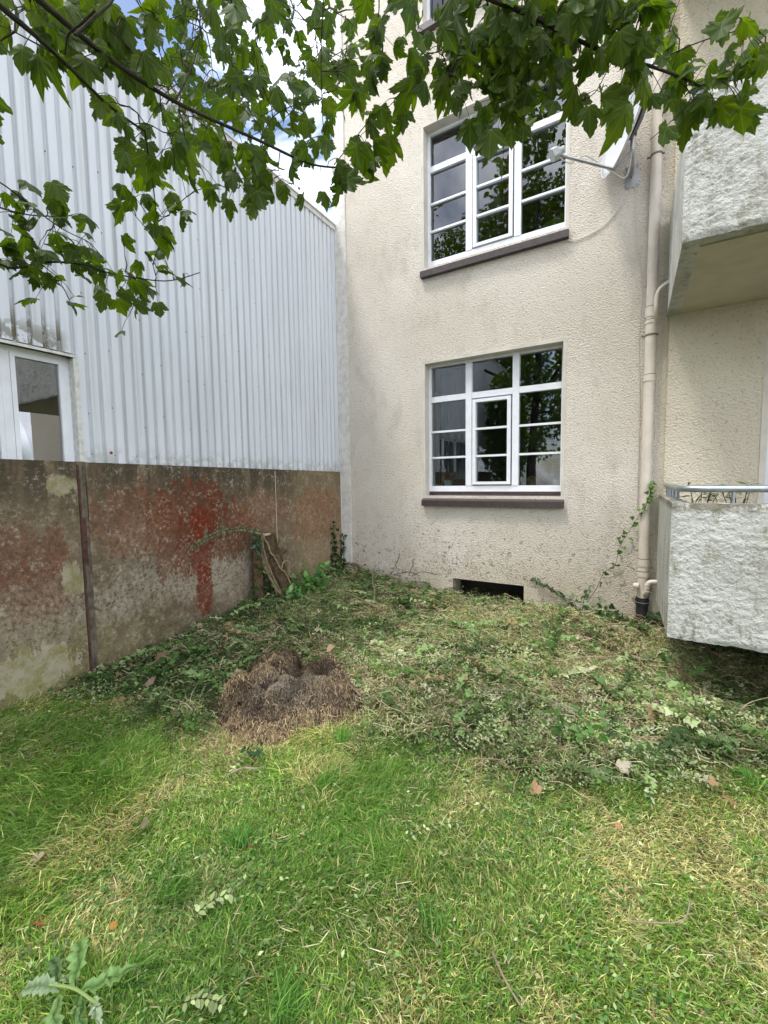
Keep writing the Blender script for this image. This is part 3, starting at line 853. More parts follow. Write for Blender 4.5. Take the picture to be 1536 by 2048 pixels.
b = MB(); b.tube([lnb - ld * .06, lnb - ld * .01], .055, 6); b.tube([lnb - ld * .01, lnb + ld * .02], [.046, .030], 12); b.tube([lnb + ld * .02, lnb + ld * .055], .026, 14); b.build('feed_horn', M['grey_plastic'], sat)
b = MB(); b.tube([lnb - u_ * .035, lnb + u_ * .015 - ld * .0], .022, 8); b.build('horn_clamp', M['black'], sat)
pole_x = -.075
b = MB(); b.tube([(pole_x, WY - .02, 4.38), (pole_x, 4.66, 4.40), (pole_x, 4.62, 4.46), (pole_x, 4.62, 4.90)], .020, 12); b.build('mast', M['metal'], sat, True)
b = MB(); b.box(-.135, -.02, WY - .008, WY - .001, 4.27, 4.47); b.build('wall_plate', M['metal'], sat)
b = MB()
for x in (-.12, -.035):
    for z in (4.29, 4.45): b.tube([(x, WY - .018, z), (x, WY - .008, z)], .008, 6)
b.build('bolt', M['metal'], sat)
b = MB(); b.tube([(pole_x, 4.62, 4.60), bc], .022, 8); b.tube([(pole_x, 4.62, 4.56), (pole_x, 4.62, 4.66)], .032, 12); b.build('mast_clamp', M['black'], sat)
def cable(name, pts, r, label, mat='cable_white'):
    b = MB(); b.tube(crom(pts, 8), r, 6); o = b.build(name, M[mat], None, True); tag(o, label, 'cable'); return o
cable('cable', [tuple(lnb - u_ * .03), tuple(lnb + Vector((.10, .05, -.10))), tuple(lnb + Vector((.22, .12, -.04))), tuple(bot + Vector((-.02, 0, -.03))), tuple(bot + Vector((.1, .15, -.03))), (pole_x, 4.60, 4.48), (pole_x, 4.62, 4.62)], .0055, 'white cable sagging below the feed arm of the satellite dish')
cable('cable', [(pole_x, 4.64, 4.55), (pole_x + .02, 4.75, 4.42), (pole_x - .02, WY - .012, 4.25), (-.19, WY - .010, 4.10), (-.33, WY - .009, 3.98), (-.50, WY - .009, 3.99 - .06), (-.62, WY - .01, 3.95 - .02), (-.655, WY + .02, 4.0)], .005, 'thin white cable sagging from the dish bracket to the corner of the upper window')
cable('cable', [(-.05, WY - .01, 4.28), (-.03, WY - .006, 3.8), (.028, WY - .006, 3.4), (.03, WY - .006, 3.1), (.022, WY - .006, 2.8), (.045, WY - .006, 2.2), (.05, WY - .006, 1.2)], .003, 'very thin white cable hanging straight down beside the downpipe')

# ------------------------------------------------------------------ leaf templates
def oval(n=8, w=.5, fold=.12, curl=.1):
    """ovate leaf from (0,0) to (0,1)"""
    V = [(0, 0, 0)]; ts = np.linspace(0, 1, n // 2 + 1)[1:-1]
    mid = [(0, t, -curl * t * t) for t in ts]
    L = [(-w / 2 * math.sin(math.pi * t ** .85), t, fold * w * math.sin(math.pi * t) - curl * t * t) for t in ts]
    R_ = [(-x, y, z) for x, y, z in L]
    V = [(0, 0, 0)] + mid + [(0, 1, -curl)] + L + R_
    k = len(ts); Fs = []
    m_ = list(range(0, k + 2))
    l = [0] + list(range(k + 2, 2 * k + 2)) + [k + 1]; r = [0] + list(range(2 * k + 2, 3 * k + 2)) + [k + 1]
    for q in range(k + 1):
        for side, s in ((l, 1), (r, -1)):
            a, b_, c, d = m_[q], m_[q + 1], side[q + 1], side[q]
            for tri in ((a, b_, c), (a, c, d)):
                if len(set(tri)) == 3: Fs.append(tri if s > 0 else tri[::-1])
    return np.array(V, float), np.array(Fs)
LEAF_S = (np.array([(0, 0, 0), (-.28, .45, .06), (0, 1, -.08), (.28, .45, .06), (0, .5, -.02)], float), np.array([(0, 4, 1), (1, 4, 2), (4, 0, 3), (2, 4, 3)]))
LEAF_M = oval(8, .55)
IVY = (np.array([(0, .12, 0), (0, -.02, 0), (.32, -.10, -.03), (.50, .22, -.08), (.30, .42, .03), (0, .98, -.1), (-.30, .42, .03), (-.50, .22, -.08), (-.32, -.10, -.03)], float),
       np.array([(0, a, b_) for a, b_ in ((1, 2), (2, 3), (3, 4), (4, 5), (5, 6), (6, 7), (7, 8), (8, 1))]))
half = [(.08, -.06, 0), (.19, -.10, -.02), (.31, -.08, -.05), (.38, -.01, -.06), (.36, .05, -.03), (.45, .10, -.04), (.44, .17, -.01),
        (.52, .24, -.01), (.53, .32, -.02), (.63, .40, -.06), (.58, .46, -.04), (.58, .54, -.05), (.47, .54, -.01), (.40, .58, .0), (.28, .51, .03),
        (.30, .60, .02), (.36, .68, -.01), (.29, .74, -.02), (.28, .83, -.03), (.19, .86, -.03), (.14, .96, -.06)]
out = [(0, 0, .0)] + half + [(0, 1.08, -.17)] + [(-x, y, z) for x, y, z in half[::-1]]
MAPLE_V = np.array([(0, .20, .01)] + out, float); _n = len(out)
MAPLE_F = np.array([(0, 1 + q, 1 + (q + 1) % _n) for q in range(_n)])
def maple_variant(curl, twist, seed):
    r = np.random.default_rng(seed); V = MAPLE_V.copy()
    V[1:, :2] *= (1 + r.uniform(-.07, .07, (len(V) - 1, 1)))
    V[:, 2] -= curl * (V[:, 1] ** 2) * .5 + twist * np.abs(V[:, 0]) ** 1.5
    V[:, 2] += .10 * V[:, 0] * r.uniform(-1, 1)
    return V

# ------------------------------------------------------------------ maple tree
tree = empty('maple_tree', (-2.3, -1.6, 0), 'sycamore maple whose leafy branches hang across the top of the view', 'tree')
DENS = ["58997587686767734678899888893000",
        "56898587677666774488998888886555".replace(' ', ''),
        "15368887664477852589998767755788",
        "00013887775388730689998755456873",
        "00005467778777665142597554236788",
        "00001478877777536002781100024421",
        "00002688777777761200300000000000",
        "41102677667767530000000000000000",
        "75630577234322100000000000000000",
        "87761146000000000000000000000000",
        "88985454200000000000000000000000",
        "57768787400000000000000000000000",
        "11045441100000000000000000000000",
        "00001110000000000000000000000000"]
DENS[4] = "00005467777777666451479986432678".ljust(32, '0')[:32]
DENS[4] = "00005467777766445147986436788772"[:32]
DENS[4] = "0000546777776644" + "5147986425688772"
DENS[5] = "0000147887777753" + "6002782000244012"
rows = []
for r in DENS: rows.append((r + '0' * 32)[:32])
DENS = rows
branch_px = [   # (points in the photo, distance at start, distance at end, radius mm start, end)
    ([(-60, -90), (40, -30), (90, 10), (160, 70), (250, 140), (350, 203), (440, 246), (520, 282), (600, 320), (640, 332), (692, 336)], 1.45, 2.05, 14, 5),
    ([(-60, -40), (0, 12), (60, 62), (100, 98), (150, 145), (200, 195), (250, 236), (290, 262)], 1.40, 1.75, 11, 5),
    ([(290, 262), (293, 285), (300, 330), (312, 420), (308, 450)], 1.75, 1.80, 4, 2),
    ([(870, -70), (940, -22), (1000, 5), (1070, 35), (1130, 68), (1230, 112), (1300, 132), (1370, 158), (1400, 172)], 1.75, 2.15, 15, 5),
    ([(-60, 500), (0, 528), (30, 536), (100, 524), (170, 530), (220, 546), (330, 562), (400, 545)], 2.0, 2.2, 9, 3),
    ([(-60, 390), (0, 415), (60, 430), (130, 433)], 2.1, 2.2, 6, 3),
    ([(-60, 340), (0, 365), (60, 410), (120, 455), (170, 480)], 2.15, 2.3, 5, 3),
    ([(190, 20), (165, 45), (145, 60), (135, 75), (130, 110)], 1.5, 1.55, 5, 3),
    ([(150, 70), (200, 25), (225, 0), (240, -40)], 1.55, 1.7, 6, 5),
    ([(463, -30), (464, 60), (464, 130)], 2.3, 2.3, 3, 2),
    ([(648, -40), (646, 20), (642, 120), (645, 230), (652, 325)], 2.1, 2.05, 4, 2),
    ([(520, -40), (545, 10), (590, 60), (600, 100)], 2.4, 2.4, 4, 3),
    ([(757, -30), (758, 20), (752, 60), (752, 85)], 2.0, 2.0, 4, 2),
    ([(885, -40), (886, 40), (884, 100), (900, 150)], 1.95, 2.0, 4, 2),
    ([(965, -30), (985, 40), (1010, 110), (1045, 185)], 1.9, 1.95, 5, 3),
    ([(668, 330), (700, 290), (740, 240), (765, 225), (800, 190)], 2.05, 2.0, 3, 2),
    ([(1230, 112), (1210, 150), (1190, 185), (1165, 200)], 2.05, 2.0, 3, 2),
    ([(1300, 132), (1350, 105), (1410, 80), (1480, 60)], 2.1, 2.2, 4, 2),
    ([(1400, 172), (1450, 150), (1540, 105)], 2.15, 2.3, 4, 3),
    ([(1345, 150), (1380, 200), (1300, 280)], 2.1, 2.05, 3, 2),
    ([(1130, 68), (1170, 30), (1220, -20)], 2.0, 2.1, 5, 4),
    ([(1070, 35), (1080, 90), (1060, 140)], 1.9, 1.9, 3, 2),
    ([(1250, 118), (1260, 60), (1280, 10)], 2.05, 2.1, 3, 3),
    ([(350, 203), (385, 130), (400, 60), (395, -30)], 2.0, 2.4, 5, 3),
    ([(520, 282), (545, 235), (590, 210), (640, 200)], 2.0, 2.3, 4, 2),
    ([(320, 190), (325, 230), (345, 290), (350, 340)], 1.7, 1.75, 3, 2),
    ([(440, 246), (460, 300), (480, 370)], 1.85, 1.85, 3, 2),
    ([(560, 303), (560, 350), (600, 380)], 1.95, 1.95, 3, 2),
]
nodes = []
for pts, d0, d1, r0, r1 in branch_px:
    P3 = [at(u, v, d0 + (d1 - d0) * q / (len(pts) - 1)) for q, (u, v) in enumerate(pts)]
    C = crom(P3, 5); nodes += C
    rr = np.linspace(r0, r1, len(C)) * .00055
    b = MB(); b.tube(C, rr, 8, jit=.12); b.build('branch', M['bark'], tree, True)
# limbs joining the visible branches to the trunk
TR = np.array([-2.3, -1.6, 0])
limbs = [((0, 0, 3.2), at(-60, -90, 1.45)), ((0, 0, 2.9), at(-60, -40, 1.40)), ((.0, 0, 3.8), at(870, -70, 1.75)), ((0, 0, 2.2), at(-60, 500, 2.0)),
         ((0, 0, 2.3), at(-60, 390, 2.1)), ((0, 0, 2.3), at(-60, 340, 2.15))]
trunk_pts = [(-2.3, -1.6, -.2), (-2.28, -1.62, .6), (-2.33, -1.58, 1.6), (-2.27, -1.6, 3.0), (-2.2, -1.7, 4.5), (-2.3, -1.6, 6.5), (-2.2, -1.5, 8.5)]
b = MB(); b.tube(crom(trunk_pts, 5), np.linspace(.17, .03, 31), 14, jit=.1); b.build('trunk', M['bark'], tree, True)
for off, e in limbs:
    s = TR + np.array(off); s[0] = -2.28
    mid = (s + e) / 2 + np.array([0, 0, .22])
    b = MB(); C = crom([s, mid, e], 8); b.tube(C, np.linspace(.04, .0085, len(C)), 8, jit=.1); b.build('branch', M['bark'], tree, True)
for a in np.linspace(0, 2 * math.pi, 9)[:-1]:
    z0 = random.uniform(3.0, 6.0); s = np.array([-2.26, -1.6, z0]); L = random.uniform(1.6, 2.6)
    e = s + np.array([math.cos(a) * L, math.sin(a) * L, random.uniform(.9, 1.8)])
    if project(e)[2] > 0 and e[1] > .8: continue
    b = MB(); C = crom([s, (s + e) / 2 + np.array([0, 0, .1]), e], 6); b.tube(C, np.linspace(.06, .012, len(C)), 8); b.build('branch', M['bark'], tree, True)

leaf_p, leaf_R, leaf_s = [], [], []
def leaf_dist(u, v):
    if v > 335 and u < 440: return random.uniform(2.0, 2.3)
    if 330 < u < 740 and v < 280: return random.uniform(2.0, 3.3)
    if u > 1330: return random.uniform(2.05, 2.35)
    if u < 380: return random.uniform(1.65, 2.1)
    return random.uniform(1.8, 2.15)
def add_leaf(u, v, dist=None, size=None, roll=None, flat=False):
    d = dist or leaf_dist(u, v); c = at(u, v, d); s = size or random.choice([.040, .048, .056, .064, .075, .052]) * random.uniform(.85, 1.12)
    view = (EYE - c) / np.linalg.norm(EYE - c)
    if flat:
        t = np.array([random.gauss(.4, .6), random.gauss(.3, .6), random.gauss(-.35, .25)])
        n = np.array([random.gauss(0, .3), random.gauss(-.15, .3), 1.0])
    else:
        t = np.array([random.gauss(0, .33), random.gauss(0, .33), -1.0])
        if roll is not None:
            right = np.cross(np.array([0, 0, 1.]), view); t = np.array([0, 0, -1.]) * math.cos(roll) - right * math.sin(roll)
        n = view * random.choice([1, 1, 1, -1]) * 1.0 + np.array([random.gauss(0, .5), random.gauss(0, .5), random.gauss(.35, .35)])
    R_ = frame(t[None], n[None])[0]
    base = c - R_[:, 1] * s * .48
    leaf_p.append(base); leaf_R.append(R_); leaf_s.append(s)
for r, row in enumerate(DENS):
    for c_, ch in enumerate(row):
        d = int(ch)
        if d == 0: continue
        lam = -math.log(1 - min(d, 9.3) / 10) * 3.3
        u0, v0 = c_ * 48, r * 48
        if 330 < u0 < 740 and v0 < 280: lam *= 1.45
        flat = (r >= 7 and c_ < 9) 
        if flat: lam *= .9
        for q in range(int(rng.poisson(lam))):
            add_leaf(u0 + random.uniform(0, 48), v0 + random.uniform(0, 48), flat=(flat and random.random() < .8) or (c_ > 26 and r < 4 and random.random() < .5),
                     size=(random.uniform(.042, .066) if flat else (random.choice([.040, .048, .056, .064]) if u0 < 340 else None)))
        if r == 0:    # the same boughs go on above the picture edge
            for q in range(2): add_leaf(u0 + random.uniform(0, 48), v0 - random.uniform(20, 150))
for c_ in range(14):   # and to the left of it
    for q in range(3): add_leaf(-random.uniform(20, 260), c_ * 40 + random.uniform(0, 40))
# leaves whose outline stands clear against the wall and the cladding
for (u, v, s, ro) in [(a_, b_, c_ * .72, d_) for (a_, b_, c_, d_) in ((240, 425, .115, .2), (118, 385, .09, -.7), (333, 475, .115, -.15), (205, 605, .11, .25), (252, 600, .11, 0), (318, 620, .085, -.15), (282, 600, .07, .1),
                      (777, 295, .125, .05), (805, 240, .09, -.35), (790, 225, .07, -.2), (300, 185, .05, .3), (225, 228, .10, .55), (247, 295, .09, .8), (245, 330, .07, .9),
                      (262, 405, .08, .3), (722, 345, .10, -.6), (650, 400, .085, -.3), (605, 405, .09, 0), (512, 425, .09, -.5), (540, 390, .085, 0), (458, 415, .08, 0), (422, 395, .07, 0),
                      (900, 200, .12, .15), (820, 185, .10, .5), (940, 265, .12, 0), (980, 290, .125, .05), (1050, 265, .10, -.15), (1155, 215, .10, .1), (1215, 200, .09, .2),
                      (1245, 240, .12, .35), (1325, 275, .085, .5), (1370, 255, .12, .1), (1500, 240, .10, -.2), (1435, 235, .075, -.4), (700, 140, .10, .1), (740, 150, .09, .3), (760, 130, .08, -.2), (720, 190, .09, -.1), (745, 50, .09, .2), (360, 440, .09, .1), (340, 400, .09, .3), (310, 350, .10, 0), (285, 330, .09, .4), (375, 350, .10, .1), (40, 110, .08, .4), (85, 110, .11, .1), (5, 60, .10, .2), (160, 130, .11, 0))]:
    add_leaf(u, v, size=s, roll=ro)
leaf_p = np.array(leaf_p); leaf_R = np.array(leaf_R); leaf_s = np.array(leaf_s)
# petioles and twigs grown from the branches to the leaves
order = sorted(range(len(leaf_p)), key=lambda i: min(np.linalg.norm(np.array(nodes) - leaf_p[i], axis=1)))
tw = MB(); pet = MB(); NN = [np.array(n) for n in nodes]
for i in order:
    A = np.array(NN); d = np.linalg.norm(A - leaf_p[i], axis=1); k = int(np.argmin(d)); q = A[k]; p = leaf_p[i]; L = d[k]
    if L > .09:
        m1 = q + (p - q) * (1 - .075 / L) + np.array([0, 0, .012])
        mid = (q + m1) / 2 + rng.normal(0, .005, 3)
        tw.tube([q, mid, m1], [.0022, .0018, .0014], 5, cap=False); NN += [mid, m1, q + (mid - q) * .5]
        q = m1
    pet.tube([q, (q + p) / 2 + np.array([0, 0, .008]), p], [.0011, .001, .0009], 4, cap=False)
o = tw.build('twig', M['twig'], tree, True); o['kind'] = 'stuff'
o = pet.build('petiole', M['leaf_stalk'] if 'leaf_stalk' in M else M['twig'], tree, True); o['kind'] = 'stuff'
def leaf_mesh(V, name):
    me = bpy.data.meshes.new(name); me.from_pydata(V.tolist(), [], MAPLE_F.tolist())
    uv = me.uv_layers.new(name='UVMap')
    for lp in me.loops: co = V[lp.vertex_index]; uv.data[lp.index].uv = (co[0], co[1])
    me.materials.append(M['maple']); me.polygons.foreach_set('use_smooth', np.ones(len(me.polygons), bool)); return me
variants = [maple_variant(c, t, k) for k, (c, t) in enumerate([(.1, .1), (.45, .3), (.8, .2), (.3, .8), (.7, .6), (0., .4), (-.4, .3), (1.1, .7)])]
vm = [leaf_mesh(V, 'maple_leaf') for V in variants]
U, Vv, Zd = project(leaf_p + leaf_R[:, :, 1] * leaf_s[:, None] * .5)
inside = (U > -30) & (U < 1566) & (Vv > -30) & (Vv < 2078) & (Zd > 0)
facing = np.abs(np.einsum('ni,ni->n', leaf_R[:, :, 2], (EYE - leaf_p) / np.linalg.norm(EYE - leaf_p, axis=1)[:, None]))
vis = np.where(inside, leaf_s ** 2 / Zd ** 2 * (.2 + facing), 0)
top = np.argsort(-vis)[:296]
troot = Vector(tree.location)
for i in top:
    o = bpy.data.objects.new('leaf', vm[int(i) % 8]); COL.objects.link(o); o.parent = tree
    Mx = Matrix([[*leaf_R[i][0]], [*leaf_R[i][1]], [*leaf_R[i][2]]]).to_4x4()
    o.matrix_local = Matrix.Translation(Vector(leaf_p[i]) - troot) @ Mx @ Matrix.Diagonal((float(leaf_s[i]) * random.uniform(.72, 1.12), float(leaf_s[i]), float(leaf_s[i]) * random.uniform(.6, 2.0), 1))
rest = np.array([i for i in range(len(leaf_p)) if i not in set(top.tolist())])
# crown above and behind the camera: seen in the window panes and by the light
def maple_mass(P, R_, S, name, parent, low=False):
    Vs, Fs, Us = [], [], []; o_ = 0
    for k in range(8):
        sel = np.arange(len(P)) % 8 == k
        if not sel.any(): continue
        T = variants[k]
        if low:
            keep = np.array([0, 1, 4, 7, 11, 16, 23, 30, 35, 39, 42]) ; TT = T[keep]; TF = np.array([(0, a, a + 1) for a in range(1, 10)] + [(0, 10, 1)])
        else: TT, TF = T, MAPLE_F
        V, Fa, _ = spread(TT, TF, P[sel], R_[sel], S[sel], np.ones((sel.sum(), 3)))
        Vs.append(V); Fs.append(Fa + o_); Us.append(np.tile(TT[:, :2], (sel.sum(), 1))); o_ += len(V)
    V = np.concatenate(Vs); Fa = np.concatenate(Fs); Uc = np.concatenate(Us)
    o = mesh_np(name, V, Fa, M['maple'], parent, smooth=True)
    uv = o.data.uv_layers.new(name='UVMap'); uv.data.foreach_set('uv', Uc[Fa.ravel()].astype(np.float32).ravel())
    o.location = -troot; o['kind'] = 'stuff'; return o
maple_mass(leaf_p[rest], leaf_R[rest], leaf_s[rest], 'foliage', tree)
N = 52000
P = rng.normal(0, 1, (N, 3)); P /= np.linalg.norm(P, axis=1)[:, None]; P *= (rng.random((N, 1)) ** .45)
P = P * np.array([3.9, 3.2, 5.8]) + np.array([-3.6, -5.6, 7.8])
clump = fbm(P[:, 0] * 1.1 + 50, P[:, 1] * 1.1 + P[:, 2] * .9, 77, 3)
P = P[clump > .55]
Q_ = rng.normal(0, 1, (2600, 3)); Q_ /= np.linalg.norm(Q_, axis=1)[:, None]; Q_ = Q_ * rng.random((2600, 1)) ** .4 * np.array([.5, 1.5, 1.7]) + np.array([-3.0, -1.5, 2.7])  # added unseen leaf blob beside the hall, darkens the lower window's reflection
P = np.concatenate([P, Q_])
U, Vv, Zd = project(P)
vis_ = (Zd > 0) & (U > -500) & (U < 2000) & (Vv > -420)
P = P[(~vis_) & ((P[:, 0] > -3.5) | (P[:, 2] > 5.3)) & (P[:, 1] < -1.0 - .25 * np.maximum(P[:, 2] - 4, 0)) & (P[:, 2] > .6) & ((P[:, 2] > 2.8) | (P[:, 1] < -1.9) | (P[:, 0] < -2.4))]
P = P[~((np.abs(P[:, 0]) < 1.6) & (np.abs(P[:, 1]) < 1.6) & (P[:, 2] < 3.3))]
Rr = rots(rng.uniform(0, 6.28, len(P)), rng.uniform(-1.2, -.1, len(P)), rng.normal(0, .5, len(P)))
maple_mass(P, Rr, rng.uniform(.10, .16, len(P)), 'crown_and_added_leaves', tree, True)

# ------------------------------------------------------------------ ground cover
def in_view(x, y, margin=560):
    U, V_, Z = project(np.stack([x, y, gz(x, y)], -1)); return (Z > .1) & (U > -margin) & (U < 1536 + margin) & (V_ < 2048 + margin * 1.4) & (V_ > 900)
def rnd_pts(n, x0, x1, y0, y1):
    x1 += .9; n = int(n * 1.25)
    x = rng.uniform(x0, x1, n); y = rng.uniform(y0, y1, n); k = in_view(x, y, 130) | (in_view(x, y) & (rng.random(n) < .5)); return x[k], y[k]
MC = np.array([-1.97, 2.05])             # hay mound centre
def mound_r(x, y):
    dx, dy = x - MC[0], y - MC[1]
    a = dx * .5 + dy * .866; b_ = dx * .866 - dy * .5
    return np.sqrt((a / .47) ** 2 + (b_ / .48) ** 2) + .55 * (fbm(x * 4.5, y * 4.5, 61) - .5)
# litter border: how far a point lies inside the heap of cuttings (1) or in the lawn (0)
bx = np.array([-3.6, -2.9, -2.45, -2.15, -1.30, -.88, -.25, .15, .6, 1.4]); by = np.array([1.35, 1.45, 1.50, 1.75, 2.10, 2.0, 2.10, 2.45, 2.75, 3.1])
def litter_w(x, y):
    e = np.interp(x, bx, by) + .5 * (fbm(x * 2.3, y * 2.3, 31) - .5)
    return sstep(y - e, -.12, .22)
def pick(cols, w, n):
    cols = np.array(cols); w = np.array(w, float); idx = rng.choice(len(cols), n, p=w / w.sum())
    return cols[idx] * rng.uniform(.55, 1.5, (n, 1))
G1 = [(.095, .175, .032), (.135, .225, .045), (.075, .135, .026), (.170, .245, .060), (.24, .28, .09), (.38, .34, .16), (.48, .41, .23), (.20, .15, .07)]
def blades(name, x, y, L, wd, cols, lay, label, kind='stuff', z0=None, dirn=None):
    n = len(x)
    th = 2 * math.pi * fbm(x * 1.4, y * 1.4, 91, 2) * 2 + rng.normal(0, 1.0, n) if dirn is None else dirn
    dx, dy = np.cos(th), np.sin(th)
    z = (gz(x, y) if z0 is None else z0)
    p0 = np.stack([x, y, z - .004], -1)
    el = np.clip(rng.normal(lay, .32, n), .05, 1.45)
    d0 = np.stack([dx * np.cos(el), dy * np.cos(el), np.sin(el)], -1)
    el2 = el - rng.uniform(.3, 1.3, n)
    d1 = np.stack([dx * np.cos(el2), dy * np.cos(el2), np.sin(el2)], -1)
    tw = rng.uniform(0, math.pi, n); side = np.stack([-dy * np.cos(tw), dx * np.cos(tw), np.sin(tw) * .6], -1)
    side /= np.linalg.norm(side, axis=1)[:, None]; h = side * (wd / 2)[:, None]
    p1 = p0 + d0 * (L * .5)[:, None]; p2 = p1 + d1 * (L * .5)[:, None]
    p2[:, 2] = np.maximum(p2[:, 2], p0[:, 2] + .004)
    V = np.stack([p0 - h, p0 + h, p1 + h * .9, p1 - h * .9, p2], 1).reshape(-1, 3)
    o = np.arange(n) * 5
    Fs = np.stack([np.stack([o, o + 1, o + 2], -1), np.stack([o, o + 2, o + 3], -1), np.stack([o + 3, o + 2, o + 4], -1)], 1).reshape(-1, 3)
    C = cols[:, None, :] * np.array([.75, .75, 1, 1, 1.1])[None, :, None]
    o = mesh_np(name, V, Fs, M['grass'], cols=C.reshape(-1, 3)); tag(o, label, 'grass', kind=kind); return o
def dist2(x, y): return np.hypot(x, y)
n = 900000
x, y = rnd_pts(n, -3.6, 1.9, .1, 3.4)
lw = litter_w(x, y); mr = mound_r(x, y)
dens = np.clip(1.55 / (dist2(x, y) ** 1.1), .10, 1) * (1 - lw * .88) * sstep(mr, .78, 1.05)
worn = fbm(x * 3.1, y * 3.1, 41, 4)
dens *= 1 - .35 * sstep(worn, .58, .72)
k = (rng.random(len(x)) < dens) & (x > -3.56); x, y, lw, worn, mr = x[k], y[k], lw[k], worn[k], mr[k]
k = rng.permutation(len(x))[:360000]; x, y, lw, worn, mr = x[k], y[k], lw[k], worn[k], mr[k]
n = len(x)
tall = fbm(x * 1.9 + 9, y * 1.9, 43, 3)
C = pick(G1, [24, 24, 14, 16, 9, 5, 4, 4], n)
dry = sstep(worn, .50, .68) * .75 + sstep(1.35 - mr, 0, .3) * .6 + .14 * sstep(x, -.9, -.3) * sstep(1.9 - np.abs(y - 1.7), 1.2, 1.9)
Cd = pick([(.48, .41, .27), (.38, .32, .20), (.30, .30, .14), (.25, .18, .10)], [3, 3, 3, 2], n)
f_ = (rng.random(n) < dry)[:, None]; C = np.where(f_, Cd, C)
patch = (.8 + .45 * fbm(x * 2.2, y * 2.2, 49, 3))[:, None]; C = C * patch * np.array([1.46, 1.50, 1.22])
lush = sstep(fbm(x * 1.2 + 4, y * 1.2, 57, 3), .48, .62)[:, None] * (x < -.75)[:, None]
C = C * (1 - lush * .35) + lush * .35 * np.array([.085, .24, .035])
L = rng.uniform(.026, .075, n) * (.75 + 1.5 * sstep(tall, .5, .75) * (x < -.6))
blades('lawn_grass', x, y, L, rng.uniform(.0020, .0050, n), C, .58, 'short mown green lawn with worn straw-coloured patches in front of the building')
# long pale clippings and straw lying flat on the lawn
x, y = rnd_pts(150000, -3.5, 1.9, .15, 4.7); lw = litter_w(x, y)
k = (rng.random(len(x)) < np.clip(1.3 / dist2(x, y), .1, 1) * (.14 + .5 * sstep(fbm(x * 2.6, y * 2.6, 71, 3), .48, .7))) & (mound_r(x, y) > .9) & (x > -3.54) & (y < 4.85)
x, y = x[k][:34000], y[k][:34000]; n = len(x)
C = pick([(.62, .55, .36), (.50, .43, .26), (.42, .44, .21), (.30, .22, .12), (.24, .32, .11)], [3, 4, 3, 2, 2], n)
blades('straw_clippings', x, y, rng.uniform(.02, .075, n), rng.uniform(.0014, .0034, n), C, .10, 'dry straw-coloured clippings lying flat over lawn and cuttings', z0=gz(x, y) + rng.uniform(.01, .035, n), dirn=rng.uniform(0, 6.28, n))

def leaves_on_ground(name, tmpl, x, y, size, cols, label, cat_, zlift=(.005, .04), pitch=.35, rollv=.5, mat='litter', extra=None):
    n = len(x); z = gz(x, y) + rng.uniform(*zlift, n)
    R_ = rots(rng.uniform(0, 6.28, n), rng.normal(.1, pitch, n), rng.normal(0, rollv, n))
    V, Fa, Cc = spread(tmpl[0], tmpl[1], np.stack([x, y, z], -1), R_, size, cols)
    o = mesh_np(name, V, Fa, M[mat], cols=Cc); tag(o, label, cat_, kind='stuff'); return o
# clover, small weeds in the lawn
x, y = rnd_pts(60000, -3.5, 1.9, .15, 3.2)
k = (rng.random(len(x)) < np.clip(1.4 / dist2(x, y), .1, 1) * (.15 + .8 * sstep(fbm(x * 3, y * 3, 81, 3), .5, .62))) & (mound_r(x, y) > 1.15) & (x > -3.5)
x, y = x[k][:15000], y[k][:15000]; n = len(x)
leaves_on_ground('clover_leaves', LEAF_M, x, y, rng.uniform(.009, .020, n), pick([(.10, .21, .05), (.15, .27, .07), (.09, .17, .06), (.32, .40, .16)], [3, 3, 2, 1], n),
                 'small round clover and weed leaves among the grass blades', 'weeds', (.012, .035), .3, .3)
# pale leaflets dropped by the cut shrubs, over lawn and heap
x, y = rnd_pts(60000, -3.4, 1.7, .3, 4.8); lw = litter_w(x, y)
k = (rng.random(len(x)) < .04 + .5 * lw) & (mound_r(x, y) > 1.02) & (x > -3.52) & (y < 4.82)
x, y, lw = x[k][:20000], y[k][:20000], lw[k][:20000]; n = len(x)
leaves_on_ground('fallen_leaflets', LEAF_S, x, y, rng.uniform(.012, .024, n), pick([(.40, .47, .24), (.32, .41, .18), (.48, .53, .30), (.20, .28, .10), (.34, .26, .15)], [3, 3, 2, 3, 1], n),
                 'pale green oval leaflets scattered over the cuttings and lawn', 'leaves', (.01, .05), .4, .6)

